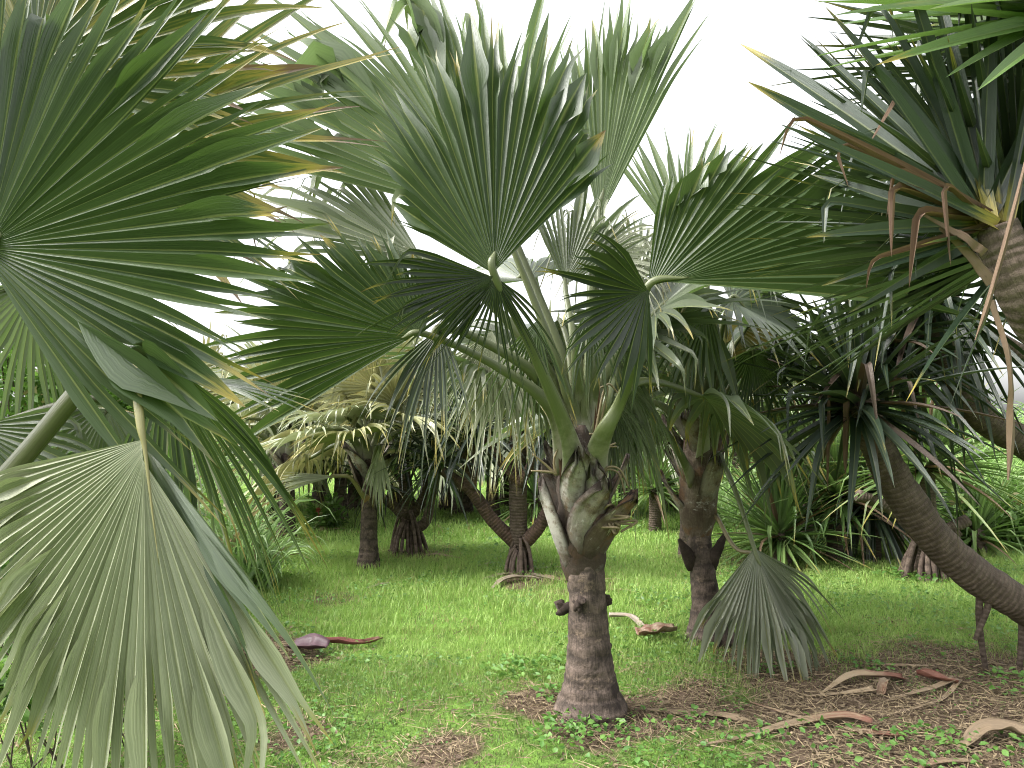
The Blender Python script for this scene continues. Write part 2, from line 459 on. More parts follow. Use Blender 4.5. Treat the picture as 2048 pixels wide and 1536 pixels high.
# ------------------------------------------------------------------ plants: generators
def frond_blade(geo, h, rib, face, R, seed, n=38, span=5.0, fuse=.55, droop=.5, fold=.42, cup=.15, costa=.12, base_len=.72, kink=.12, age=0., tone=0., bend=.0, wav=.05, tipage=.5, J=7, Mf=9, sway=.05, strandtone=.25, gap=0., shut=0., tipw=(1.0, .95), a0=None, a1=None, peak=1.6, lenvar=.06):
    """pleated fan blade: n segments joined to a fraction fuse of their length, then free, tapering and drooping"""
    rng = np.random.default_rng(seed)
    ey = nrm(rib); ez = nrm(face - (face @ ey) * ey); ex = np.cross(ey, ez)
    a0 = -span / 2 if a0 is None else a0
    a1 = span / 2 if a1 is None else a1
    span = a1 - a0
    amax = max(abs(a0), abs(a1))
    phi = np.linspace(a0, a1, n + 1)
    phi[1:-1] += rng.normal(size=n - 1) * span / n * .10
    th = (phi[:-1] + phi[1:]) / 2
    ph0, wf = rng.random() * 6, rng.uniform(2, 4)

    def dirn(a):
        lift = cup * np.abs(np.sin(a * .5)) ** 1.0 * 1.2 + wav * np.sin(a * wf + ph0) + shut * np.abs(np.sin(a))
        return nrm(np.cos(a)[:, None] * ey + np.sin(a)[:, None] * ex + lift[:, None] * ez)

    def Ls(a):
        return R * (base_len + (1 - base_len) * np.maximum(np.cos(np.clip(a * .5, -1.57, 1.57)), 0) ** peak)

    def org(a):
        return h + ey * (costa * R * np.clip(1 - np.abs(a) / amax, 0, 1) ** 1.5)[:, None]
    fr = fuse * (1 + rng.normal(size=n + 1) * .10)
    rf_e = Ls(phi) * np.clip(fr, .2, .85)
    rf_m = (rf_e[:-1] + rf_e[1:]) / 2
    s = np.linspace(0.0, 1, J) ** .9
    dphi = span / n
    E = org(phi)[:, None] + dirn(phi)[:, None] * (rf_e[:, None] * s)[..., None]
    wl = rf_e[:, None] * s * dphi
    E = E + ez * (fold * wl * .5)[..., None]
    Mm = org(th)[:, None] + dirn(th)[:, None] * (rf_m[:, None] * s)[..., None] - ez * (fold * rf_m[:, None] * s * dphi * .5)[..., None]

    def bendf(p):
        r = np.linalg.norm(p - h, axis=-1, keepdims=True) / R
        return p + DOWN * (bend * R * r ** 2.2)
    E, Mm = bendf(E), bendf(Mm)
    # free parts
    Lk = Ls(th) * (1 + rng.normal(size=n) * lenvar)
    lf = np.maximum(Lk - rf_m, .15 * R)
    t = np.linspace(0, 1, Mf + 1)
    d0 = nrm(Mm[:, -1] - Mm[:, -3])
    dk = droop * rng.uniform(.4, 1.6, n)
    kk = np.where(rng.random(n) < kink, rng.uniform(.15, .7, n), 5.)
    kdir = nrm(DOWN + .35 * d0 + .15 * rng.normal(size=(n, 3)))
    sx = nrm(E[1:, -1] - E[:-1, -1])
    dd = d0[:, None] + DOWN * (dk[:, None] * t ** 1.5)[..., None] + sx[:, None] * (rng.normal(size=(n, 1)) * sway * (1 + 2 * t))[..., None]
    hg = np.clip((t[None] - kk[:, None]) * 9, 0, 1)[..., None]
    dd = nrm(dd * (1 - hg) + kdir[:, None] * hg)
    c = Mm[:, -1][:, None] + np.concatenate([np.zeros((n, 1, 3)), np.cumsum((dd[:, 1:] + dd[:, :-1]) / 2 * (lf / Mf)[:, None, None], 1)], 1)
    w0 = np.linalg.norm(E[1:, -1] - E[:-1, -1], axis=-1)
    tw = rng.normal(size=(n, 1)) * .10
    sd = sx[:, None] + ez * (tw * t)[..., None]
    sd = nrm(sd - (sd * dd).sum(-1, keepdims=True) * dd)
    nn = np.cross(sd, dd); nn *= np.sign((nn[:, :1] * ez).sum(-1, keepdims=True) + 1e-9)
    hw = (w0[:, None] * .5 * np.maximum(1 - t ** tipw[0], 0) ** tipw[1] + .0012)[..., None]
    hw0 = (E[1:, -1] - E[:-1, -1])
    lf_off = (E[:-1, -1] - Mm[:, -1]); rt_off = (E[1:, -1] - Mm[:, -1])
    bl = np.clip(1 - t * 3, 0, 1)[None, :, None]
    eL = c + (lf_off[:, None]) * bl * (hw / hw[:, :1]) + (1 - bl) * (-sd * hw + nn * hw * fold * 2 * (1 - .65 * t)[None, :, None])
    eR = c + (rt_off[:, None]) * bl * (hw / hw[:, :1]) + (1 - bl) * (sd * hw + nn * hw * fold * 2 * (1 - .65 * t)[None, :, None])
    bif = np.where(rng.random(n) < .6, rng.uniform(.55, .85, n), 2.)
    g = np.clip((t[None] - bif[:, None]) / (1.001 - np.minimum(bif, 1.)[:, None]), 0, 1)[..., None]
    spread = (w0[:, None] * .24)[..., None] * g
    mL, mR = c - sd * spread, c + sd * spread
    eL, eR = eL - sd * spread * .9, eR + sd * spread * .9
    T = J + Mf
    V = np.zeros((n, T, 4, 3))
    V[:, :J, 0] = E[:-1]; V[:, :J, 3] = E[1:]; V[:, :J, 1] = Mm; V[:, :J, 2] = Mm
    V[:, J:, 0] = eL[:, 1:]; V[:, J:, 3] = eR[:, 1:]; V[:, J:, 1] = mL[:, 1:]; V[:, J:, 2] = mR[:, 1:]
    frr = np.arange(T - 1)[:, None] * 4
    f = np.vstack([frr + A([0, 1, 5, 4])[None], frr + A([2, 3, 7, 6])[None]])
    fs = (f[None] + (np.arange(n) * T * 4)[:, None, None]).reshape(-1, 4)
    vv = np.concatenate([s * fuse, fuse + (1 - fuse) * t[1:]]) * R
    uv = np.zeros((n, T, 4, 2)); uv[..., 0] = A([0, .5, .5, 1]); uv[..., 1] = vv[None, :, None]
    ld = np.zeros((n, T, 4, 3))
    ld[..., 0] = np.clip(rng.random(n) * .7 + .15, 0, 1)[:, None, None]
    tt = np.concatenate([np.zeros(J), t[1:]])
    ta = rng.random(n) ** 1.6 * tipage * 1.6
    ld[..., 1] = np.clip(age * rng.uniform(.3, 1.4, n)[:, None] + np.clip((tt - .35) / .65, 0, 1)[None] ** 1.6 * ta[:, None], 0, 1)[..., None]
    st = np.concatenate([np.zeros((n, J)), np.clip((t[None, 1:] - kk[:, None] + .05) * 6, 0, 1)], 1)
    ld[..., 2] = np.clip(tone * rng.uniform(.5, 1.4, n)[:, None] + st * strandtone * rng.random(n)[:, None], 0, 1)[..., None]
    return geo.add(V, fs, uv, ld.reshape(-1, 3))


def petiole(geo, pts, w0, w1, face=None, wool=.35, dead=0.):
    """stalk from the trunk to the blade; broad flat base"""
    pts = np.asarray(pts, float)
    q = spline(pts, 8)
    k = len(q); t = np.linspace(0, 1, k)
    wid = w1 + (w0 - w1) * np.exp(-t * 4.5)
    th = w1 * .75 + (w0 * .22 - w1 * .3) * np.exp(-t * 5)
    wid = wid * np.minimum(1, (1.02 - t) / .16) ** .8; th = th * np.minimum(1, (1.02 - t) / .16)
    ref = face if face is not None else A([.1, -1, .3])
    g0 = Geo()
    tube(g0, q, np.stack([wid, th], 1), k=1, ns=10, ref=ref)
    tt = np.concatenate([np.repeat(t, 10), [0, 1]])
    ld = np.zeros((len(g0.v[0]), 3)); ld[:, 1] = np.clip(1 - tt / max(wool, .01), 0, 1); ld[:, 2] = dead
    geo.add(g0.v[0], g0.f[0], g0.uv[0], ld)


def frond(root, h, rib, face, R, pts, seed, mat=None, smat=None, w0=.075, w1=.019, wool=.35, dead=0., name='frond', label=None, **kw):
    g = Geo(); frond_blade(g, A(h), A(rib), A(face), R, seed, **kw)
    b = g.build(name, mat or M_palm, root)
    if label: b['label'] = label
    if pts is not None:
        s = Geo(); petiole(s, list(pts) + [A(h) + nrm(A(rib)) * R * (.05 + kw.get('costa', .12) * .8)], w0, w1, wool=wool, dead=dead)
        s.build('petiole', smat or M_stalk, b)
    return b


def frond_px(root, h, tip, seed, via=None, base=None, face=(0, -1, .3), Rk=1.0, **kw):
    H, T = P(*h), P(*tip)
    R = np.linalg.norm(T - H) * Rk
    pts = None
    if base is not None:
        pts = [A(base)] + [P(*v) for v in (via or [])] + [H]
    return frond(root, H, T - H, A(face), R, pts, seed, **kw)


def generic_crown(root, c, nfr, R, pl, seed, el=(80, -45), mat=None, mats=None, one=None, az0=0., az=None, **kw):
    """n fronds in a spiral round the head c; one = collect into a single Geo instead of parts"""
    rng = np.random.default_rng(seed)
    for i in range(nfr):
        f = i / max(nfr - 1, 1)
        az_ = az0 + i * 2.39996 + rng.normal() * .15
        if az is not None: az_ = az[0] + (az[1] - az[0]) * ((i * .618) % 1)
        e = math.radians(el[0] + (el[1] - el[0]) * f ** .9 + rng.normal() * 5)
        out = A([math.cos(az_), math.sin(az_), 0])
        d1 = out * math.cos(e) + UP * math.sin(e)
        L = pl * rng.uniform(.85, 1.15)
        b = c + out * .05 + DOWN * (.05 + .25 * f) * pl * .4
        m1 = b + nrm(d1 + UP * .35) * L * .5
        h = b + d1 * L + DOWN * L * .12 * (1 + f)
        rd = nrm(d1 + DOWN * rng.uniform(.1, .5) * (1 + f))
        fc = nrm(UP + out * -.2 + rng.normal(size=3) * .2 + out * (-.9 if f < .3 else .0))
        old = f > .72
        k2 = dict(span=rng.uniform(3.9, 5.2), droop=rng.uniform(.3, .8) + (.8 if old else 0), kink=.15 + (.3 if old else 0), bend=.1 + .25 * f, cup=rng.uniform(.05, .35), age=(.12 if old else .0))
        k2.update(kw)
        m = mat or M_palm
        if mats: m = mats[int(rng.integers(len(mats)))]
        if one is not None:
            frond_blade(one, h, rd, fc, R * rng.uniform(.85, 1.1), seed * 100 + i, **k2)
            petiole_pts = [b, m1, h]
            tube(one, petiole_pts, [.035, .02, .012], k=3, ns=5, ld=(.8, .1, .3))
        else:
            frond(root, h, rd, fc, R * rng.uniform(.85, 1.1), [b, m1, h], seed * 100 + i, mat=m, **k2)


def palm_trunk(root, base, top, r, seed, flare=1.75, lean=None, mat=None, ns=28, rough=.05):
    base, top = A(base, float), A(top, float)
    H = np.linalg.norm(top - base)
    zs = [-.06 / H, .04, .12, .25, .45, .7, 1.]
    fr = [flare * 1.04, flare, 1 + (flare - 1) * .62, 1 + (flare - 1) * .3, 1.06, 1., .97]
    g = Geo()
    pts = [base + (top - base) * z + (lean if lean is not None else 0) * np.sin(max(z, 0) * np.pi) for z in zs]
    tube(g, pts, [r * f for f in fr], k=14, ns=ns, rough=rough, seed=seed, ring=.035, ringstep=.055)
    return g.build('trunk', mat or M_trunk, root)


def boots(root, c0, c1, r0, r1, n, seed, w=1.0, length=.34, black=.5, name='leaf_base', spec=None):
    """old leaf bases wrapped round the head of a palm, tips standing off"""
    rng = np.random.default_rng(seed)
    c0, c1 = A(c0, float), A(c1, float)
    for i in range(n):
        f = i / max(n - 1, 1)
        az = i * 2.39996 + rng.normal() * .2 + seed
        shear = rng.choice([-1, 1]) * rng.uniform(.25, .8)
        c = c0 + (c1 - c0) * f
        r = r0 + (r1 - r0) * f
        tn_, dk_ = rng.random() * .9, black
        lenk, wk = rng.uniform(.8, 1.25), 1.
        if spec:
            az, z0_, lenk, wk, shear, tn_, dk_ = spec[i]
            az = math.radians(az); c = A([c0[0], c0[1], z0_]); lenk /= length
        nr, nc = 14, 13
        t = np.linspace(0, 1, nr); q = np.linspace(-1, 1, nc)
        half = w * (.95 * (1 - t) ** .85 + .10 + .05 * (vnoise(t * 7 + i, t * 0, 5) - .5)) * rng.uniform(.9, 1.1) * wk
        ln = length * lenk
        rad = r * (1 + .10 * np.sin(t * 3)) - .07 * (1 - t) ** 3 + .15 * t ** 2 * rng.uniform(.3, 1.5) + .012 * rng.random()
        V = []
        for off in (0., .022):
            a = az + half[:, None] * q[None] * (.16 / max(r, .05)) * .8 + (shear * t)[:, None]
            rr = rad[:, None] + off * (1 - .7 * np.abs(q)[None]) - .02 * (np.abs(q) ** 2)[None] * (1 - t)[:, None]
            V.append(np.stack([c[0] + rr * np.cos(a), c[1] + rr * np.sin(a), c[2] - .05 + (t * ln)[:, None] * (1 + .28 * (t ** 2)[:, None] * (vnoise(q * 5 + i * 7, q * 0 + seed, 3) - .6)[None]) + 0 * a], -1))
        g = Geo()
        ff = grid_faces(nr, nc)
        uv = np.stack(np.meshgrid(t * .4 + i, q * .4 + i * .37, indexing='ij')[::-1], -1)
        dk = np.clip(dk_ * (1 - t * 1.9), 0, 1)[:, None] + .9 * np.clip((np.abs(q) - .72) / .28, 0, 1)[None] + .8 * np.clip((t - .86) / .14, 0, 1)[:, None]
        dk = np.clip(dk, 0, 1)
        ld = np.stack([0 * dk, dk, 0 * dk + tn_], -1).reshape(-1, 3)
        for k, v in enumerate(V):
            g.add(v, ff if k else ff[:, ::-1], uv, ld)
        # rim joining both skins
        bd = np.concatenate([np.arange(nc), (np.arange(1, nr) * nc + nc - 1), ((nr - 1) * nc + np.arange(nc - 2, -1, -1)), (np.arange(nr - 2, 0, -1) * nc)])
        b2 = np.roll(bd, -1)
        g.f.append(np.stack([bd, b2, b2 + nr * nc, bd + nr * nc], 1))
        g.build(name, M_boot, root)


def rosette(geo, c, axis, n, L, wd, seed, el=(85, -20), droop=(.2, .9), kink=.15, age_out=.0, deadfrac=0., M=10, fold=.32, az=None, spread=.06, tipage=.5, tone=0., taper=(1.7, .85)):
    """spiral head of strap leaves round an axis"""
    rng = np.random.default_rng(seed)
    ax = nrm(A(axis)); t1 = nrm(np.cross(ax, A([.3, 1, .2]))); t2 = np.cross(ax, t1)
    i = np.arange(n); f = i / max(n - 1, 1)
    a = i * 2.39996 + rng.normal(size=n) * .2
    if az is not None: a = rng.uniform(az[0], az[1], n)
    e = np.radians(el[0] + (el[1] - el[0]) * f + rng.normal(size=n) * 6)
    out = np.cos(a)[:, None] * t1 + np.sin(a)[:, None] * t2
    d = out * np.cos(e)[:, None] + ax * np.sin(e)[:, None]
    o = A(c) + out * spread * (.3 + .7 * f)[:, None] - ax * (spread * 2.2 * f)[:, None]
    side = np.cross(d, np.where(np.abs((d @ ax))[:, None] > .97, t1, ax))
    dr = droop[0] + (droop[1] - droop[0]) * f + rng.normal(size=n) * .08
    kt = np.where(rng.random(n) < kink, rng.uniform(.4, .8, n), 2.)
    Ls = L * rng.uniform(.78, 1.12, n) * (1 - .15 * (1 - f))
    ag = np.where(rng.random(n) < deadfrac * f * 2, .9, age_out * f ** 3)
    straps(geo, o, d, side, Ls, wd * rng.uniform(.8, 1.1, n), np.maximum(dr, 0), kt=kt, fold=fold, M=M, age=ag, tone=tone, taper=taper, base=1.15, rng=rng, sway=.1, tipage=tipage)
    return geo


def stilt_roots(root, c, n, spread, seed, z0=.45, r=.022, az=(0, 6.283), mat=None):
    rng = np.random.default_rng(seed)
    for i in range(n):
        a = az[0] + (az[1] - az[0]) * (i + rng.random() * .6) / n
        o = A([math.cos(a), math.sin(a), 0])
        zz = z0 * rng.uniform(.55, 1.1)
        s = spread * rng.uniform(.75, 1.15)
        g = Geo()
        e = A([c[0], c[1], 0]) + o * s
        tube(g, [A(c) * A([1, 1, 0]) + o * .05 + UP * zz, A([c[0], c[1], 0]) + o * (.05 + s * .45) + UP * zz * .6, e + UP * (float(gh(e[0], e[1])) - .03)], [r * .8, r, r * 1.15], k=4, ns=7, rough=.08, seed=seed + i)
        g.build('stilt_root', mat or M_root, root)


# ------------------------------------------------------------------ the ground
DIRT = [(1700, 1430, .75, 1.), (1900, 1340, .6, 1.), (1420, 1400, .55, .7), (1560, 1335, .5, .8), (1290, 1420, .35, .6), (1880, 1490, .55, .9), (2040, 1400, .6, 1.),
        (560, 1315, .34, 1.), (500, 1290, .3, .7), (610, 1465, .22, .6), (700, 1530, .22, .45), (1090, 1395, .22, .7), (1180, 1440, .3, .6), (900, 1500, .22, .6), (1100, 1170, .5, .45), (815, 1110, .5, .4), (1560, 1130, .8, .4), (720, 1195, .35, .35)]
DIRT = [(G(a, b), r, s) for a, b, r, s in DIRT]


def dirt_at(x, y):
    m = np.zeros_like(x)
    for g, r, s in DIRT:
        m = np.maximum(m, s * np.exp(-((x - g[0]) ** 2 + ((y - g[1]) * 1.0) ** 2) / (r * r) * .9))
    m = np.maximum(m, 0.12 * np.clip((4.9 - y) / .7, 0, 1) * (vnoise(x * 1.9, y * 1.9, 17) > .35))
    nz = vnoise(x * 2.3, y * 2.3, 7) * .6 + vnoise(x * 6.1, y * 6.1, 8) * .4
    return np.clip(m * 1.25 + (nz - .5) * 1.0 * (m > .03) * 1.0 - .05, 0, 1)


def lane(n, a, b, m=0.):
    c = (np.arange(n) + .5) / n
    return a + (b - a) * c


def axis_steps(lo, hi, fine, far):
    mid = np.arange(lo, hi + 1e-6, fine)
    st, k = [], fine
    x = hi
    while x < far:
        k *= 1.35; x += k; st.append(x)
    return mid, A(st)


midx, outx = axis_steps(-6, 6, .09, 3000)
gx = np.concatenate([-outx[::-1], midx, outx])
midy, outy = axis_steps(1., 13, .09, 6000)
gy = np.concatenate([[-40, -15, -5, -1, 0.3], midy, outy])
X, Y = np.meshgrid(gx, gy)
Z = gh(X, Y) * np.exp(-np.maximum(0, np.hypot(X, Y) - 30) / 40)
g = Geo()
dv = dirt_at(X, Y)
g.add(np.stack([X, Y, Z], -1), grid_faces(len(gy), len(gx)), np.stack([X, Y], -1), np.stack([dv, 0 * dv, 0 * dv], -1).reshape(-1, 3))
m, n, out = new_mat('ground_soil'); k = NT(n)
geo_n = k.node('ShaderNodeNewGeometry'); pos = geo_n.outputs['Position']
at = k.node('ShaderNodeAttribute', _attribute_name='ld'); sp = k.node('ShaderNodeSeparateColor'); k.link(at.outputs['Color'], sp.inputs[0])
n1 = k.noise(pos, 7., 6., .7); n2 = k.noise(pos, 45., 4., .7); n3 = k.noise(pos, 1.3, 4.)
soil = k.mix(k.ramp(n2, .3, .7), (.05, .033, .023), (.16, .115, .08))
soil = k.mix(k.ramp(n1, .5, .72, 0., .6), soil, (.19, .15, .095))
turf = k.mix(k.ramp(n1, .35, .65), (.08, .14, .03), (.14, .25, .045))
turf = k.mix(k.ramp(n3, .5, .75, 0., .35), turf, (.15, .19, .05))
col = k.mix(k.ramp(k.math('ADD', sp.outputs[0], k.math('MULTIPLY', k.math('SUBTRACT', n1, .5), .5)), .2, .5), turf, soil)
b = k.node('ShaderNodeBsdfPrincipled', Roughness=.95); b.inputs['Specular IOR Level'].default_value = .1
k.link(col, b.inputs['Base Color'])
bp = k.node('ShaderNodeBump', Strength=.8, Distance=.03); k.link(k.math('ADD', n1, n2), bp.inputs['Height']); k.link(bp.outputs[0], b.inputs['Normal'])
k.link(b.outputs[0], out.inputs[0])
tag(g.build('ground', m), kind='structure')

# far hill beyond the water side, seen low on the left
g = Geo()
hx = np.linspace(-2600, 400, 60); hy = np.linspace(2600, 4200, 14)
X, Y = np.meshgrid(hx, hy)
prof = np.exp(-((X + 1020) / 260) ** 2) * 62 + np.exp(-((X + 1600) / 420) ** 2) * 50 + np.exp(-((X + 400) / 260) ** 2) * 22
Z = prof * np.sin(np.clip((Y - 2600) / 1600, 0, 1) * np.pi) + 14 * vnoise(X / 90, Y / 160, 5) * (prof > 4) - 6
g.add(np.stack([X, Y, Z], -1), grid_faces(14, 60), np.stack([X, Y], -1))
m, n, out = new_mat('hill_side'); k = NT(n)
b = k.node('ShaderNodeBsdfPrincipled', Roughness=1.); gn = k.node('ShaderNodeNewGeometry')
k.link(k.mix(k.noise(gn.outputs['Position'], .02, 4.), (.07, .09, .06), (.13, .14, .11)), b.inputs['Base Color']); k.link(b.outputs[0], out.inputs[0])
tag(g.build('hill', m), kind='structure')


# ------------------------------------------------------------------ grass, weeds, litter (stuff)
def scatter(n, d0, d1, rng, wide=.82, keep=None):
    d = np.sqrt(rng.uniform(d0 ** 2, d1 ** 2, n))
    x = rng.uniform(-1, 1, n) * (wide * d + .4)
    return x, d


def blades(geo, x, y, h, w, rng, lean=.5, dry=None, tone=None):
    N = len(x)
    z = gh(x, y)
    a = rng.uniform(0, 6.283, N)
    out = np.stack([np.cos(a), np.sin(a), 0 * a], 1)
    b2 = rng.uniform(0, 6.283, N)
    sd = np.stack([np.cos(b2), np.sin(b2), 0 * a], 1) * (w / 2)[:, None]
    p0 = np.stack([x, y, z - .005], 1)
    ln = (h * lean * rng.uniform(.1, 1.4, N))[:, None]
    p1 = p0 + UP * (h * .6)[:, None] + out * ln * .35
    p2 = p0 + UP * (h * rng.uniform(.7, 1., N))[:, None] + out * ln
    V = np.stack([p0 - sd, p0 + sd, p1 - sd * .75, p1 + sd * .75, p2], 1)
    base = (np.arange(N) * 5)[:, None]
    q1 = base + A([0, 1, 3, 2]); q2 = base + A([2, 3, 4, 4])
    ld = np.zeros((N, 5, 3))
    ld[..., 0] = rng.random(N)[:, None]
    if dry is not None: ld[..., 1] = dry[:, None]
    if tone is not None: ld[..., 2] = tone[:, None]
    geo.add(V.reshape(-1, 3), np.vstack([q1, q2]), None, ld.reshape(-1, 3))


rng = np.random.default_rng(11)
g = Geo()
for n_, d0, d1, h0, h1, w0_ in ((120000, 2.6, 6, .035, .085, .0035), (150000, 5.8, 10, .04, .11, .005), (140000, 10, 20, .05, .14, .009), (80000, 20, 45, .08, .2, .02)):
    x, y = scatter(n_, d0, d1, rng)
    dm = dirt_at(x, y)
    clump = vnoise(x * 1.7, y * 1.7, 21)
    fine = vnoise(x * 7, y * 7, 22)
    fore = np.clip((5.2 - y) / 1.2, 0, 1)
    keep = rng.random(n_) > np.clip(dm * 1.15 + .25 * fore * (fine < .45), 0, .96)
    x, y, dm, clump, fine, fore = [q[keep] for q in (x, y, dm, clump, fine, fore)]
    N = len(x)
    h = rng.uniform(h0, h1, N) * (.55 + .9 * clump) * (1 - .45 * fore) * (1 - .4 * dm)
    dry = np.clip((rng.random(N) < .05 + .45 * dm + .10 * fore + .12 * (clump < .3)) * rng.uniform(.4, 1, N), 0, 1)
    tone = np.clip(1.15 * fore * rng.uniform(.4, 1.2, N) + .35 * (fine - .4), 0, 1)
    blades(g, x, y, h, w0_ * rng.uniform(.7, 1.3, N), rng, .8, dry, tone)
tag(g.build('grass', M_grass), kind='stuff')


def leaflets(geo, c, nrm_dir, L, w, rng, tone=None, dry=None, rnd=None):
    """N small pointed leaves (two folded halves); c base, nrm_dir pointing direction"""
    N = len(c)
    d = nrm(nrm_dir)
    s = nrm(np.cross(d, rng.normal(size=(N, 3)) * .5 + UP))
    n_ = np.cross(s, d)
    L = np.broadcast_to(L, (N,))[:, None]; w = np.broadcast_to(w, (N,))[:, None]
    p = [c, c + d * L * .35 - s * w * .5 + n_ * w * .18, c + d * L * .45, c + d * L * .35 + s * w * .5 + n_ * w * .18, c + d * L - n_ * L * .12, c + d * L * .75 - s * w * .32 + n_ * w * .1, c + d * L * .75 + s * w * .32 + n_ * w * .1]
    V = np.stack(p, 1)
    b = (np.arange(N) * 7)[:, None]
    fs = np.vstack([b + A([0, 2, 1, 1]), b + A([0, 3, 2, 2]), b + A([1, 2, 4, 5]), b + A([2, 3, 6, 4])])
    ld = np.zeros((N, 7, 3)); ld[..., 0] = (rng.random(N) if rnd is None else rnd)[:, None]
    if dry is not None: ld[..., 1] = dry[:, None]
    if tone is not None: ld[..., 2] = tone[:, None]
    geo.add(V.reshape(-1, 3), fs, None, ld.reshape(-1, 3))


def weeds(geo, n_, d0, d1, rng, size, hmax, thresh, sc=1.6, sd=31, wide=.8):
    x, y = scatter(n_, d0, d1, rng, wide)
    m = vnoise(x * sc, y * sc, sd) * .65 + vnoise(x * sc * 3.3, y * sc * 3.3, sd + 1) * .35
    keep = (m > thresh) & (rng.random(n_) > dirt_at(x, y) * .75)
    x, y = x[keep], y[keep]
    N = len(x)
    z = gh(x, y) + rng.random(N) ** 1.3 * hmax
    a = rng.uniform(0, 6.283, N)
    d = np.stack([np.cos(a), np.sin(a), rng.uniform(-.25, .55, N)], 1)
    leaflets(geo, np.stack([x, y, z], 1), d, size * rng.uniform(.6, 1.4, N), size * .75 * rng.uniform(.6, 1.3, N), rng, tone=(rng.random(N) < .3) * .7)


g = Geo()
rng = np.random.default_rng(12)
weeds(g, 30000, 2.7, 5.4, rng, .017, .03, .54)
weeds(g, 30000, 5., 9.5, rng, .034, .07, .56)
weeds(g, 14000, 9., 18., rng, .06, .12, .6)
weeds(g, 2600, 2.8, 5.2, rng, .034, .06, .62, sc=1.1, sd=41)
for px, py, nn_, rr, sz in ((1060, 1335, 90, .22, .06), (1010, 1345, 60, .16, .055), (1115, 1395, 60, .12, .05), (1140, 1455, 90, .14, .05), (1200, 1470, 70, .16, .045), (1110, 1490, 60, .16, .05), (1545, 1340, 40, .14, .05),
                        (1750, 1345, 40, .12, .05), (1830, 1500, 80, .3, .05), (1600, 1520, 120, .45, .05), (1350, 1500, 160, .5, .05), (1960, 1530, 120, .4, .05), (1840, 1165, 60, .25, .07), (1800, 1160, 60, .25, .07), (2030, 1380, 60, .25, .06), (560, 1480, 120, .35, .05)):
    c = G(px, py)
    a = rng.uniform(0, 6.283, nn_); r = np.sqrt(rng.random(nn_)) * rr
    x, y = c[0] + np.cos(a) * r, c[1] + np.sin(a) * r
    a = rng.uniform(0, 6.283, nn_)
    leaflets(g, np.stack([x, y, gh(x, y) + .015 + rng.random(nn_) * .09 * (1 - r / rr * .6)], 1), np.stack([np.cos(a), np.sin(a), rng.uniform(-.1, .7, nn_)], 1), sz * .7 * rng.uniform(.6, 1.4, nn_), sz * .55 * rng.uniform(.7, 1.2, nn_), rng)
tag(g.build('weeds', M_weed), kind='stuff')

g = Geo()
rng = np.random.default_rng(13)
for n_, d0, d1, all_ in ((60000, 2.8, 6.2, .10), (20000, 6., 11., .03)):
    x, y = scatter(n_, d0, d1, rng)
    dm = dirt_at(x, y)
    keep = rng.random(n_) < dm * .8 + all_ * np.clip((6 - y) / 2, .2, 1)
    x, y = x[keep], y[keep]; N = len(x)
    a = rng.uniform(0, 6.283, N)
    d = np.stack([np.cos(a), np.sin(a), rng.normal(size=N) * .18], 1)
    straps(g, np.stack([x, y, gh(x, y) + .006 + rng.random(N) * .03], 1), d, np.cross(d, UP + rng.normal(size=(N, 3)) * .3), rng.uniform(.04, .16, N), rng.uniform(.002, .007, N), .1, M=3, age=np.zeros(N), tone=(rng.random(N) < .35) * rng.uniform(.3, 1, N), rng=rng)
# crumbled leaf pieces on the bare soil
x, y = scatter(40000, 2.8, 6.5, rng); dm = dirt_at(x, y); kk = rng.random(40000) < dm * .75; x, y = x[kk], y[kk]; N = len(x)
a = rng.uniform(0, 6.283, N)
leaflets(g, np.stack([x, y, gh(x, y) + .004 + rng.random(N) * .02], 1), np.stack([np.cos(a), np.sin(a), rng.normal(size=N) * .3], 1), rng.uniform(.012, .04, N), rng.uniform(.008, .02, N), rng, tone=rng.random(N) ** .6)
tag(g.build('leaf_litter', M_straw), kind='stuff')

# ------------------------------------------------------------------ central fan palm
cb = G(1183, 1428)
root = thing('fan_palm', 'tall fan palm in the centre on a bare dark trunk with curly flower stalks', 'palm tree', (cb[0], cb[1], 0))
D = cb[1]
ctop = P(1168, 1120, D)
palm_trunk(root, cb, ctop + UP * .25, .102, 1, flare=1.95)
CH = P(1163, 880, D)              # where the living stalks spread
g = Geo()
tube(g, [P(1168, 1160, D), P(1167, 1118, D), P(1163, 1050, D), P(1162, 960, D), P(1162, 900, D), P(1163, 850, D)], [.093, .125, .14, .125, .09, .02], k=8, ns=24, rough=.1, seed=4, ld=(0, .8, 0))
g.build('crown_shaft', M_boot, root)
zz = lambda py: P(1165, py, D)[2]
boots(root, P(1165, 1000, D), P(1165, 1000, D), .142, .142, 11, 5, w=.85, length=.4, spec=[
    (60, zz(1090), .42, 1., .3, .4, .7), (140, zz(1060), .42, 1., -.3, .4, .7), (20, zz(1020), .36, .9, -.4, .3, .5), (100, zz(1000), .36, .9, .4, .3, .5),
    (-20, zz(1105), .42, 1.1, -.35, .05, 1.), (-165, zz(1118), .50, 1.0, .12, .95, .75), (-70, zz(1100), .40, 1.15, .5, .0, 1.),
    (-105, zz(1090), .46, 1.15, .55, .45, .9), (-50, zz(1050), .40, .95, -.6, .65, .6), (-125, zz(1030), .40, .9, .45, .75, .4), (-75, zz(1000), .36, .9, -.35, .6, .3)])
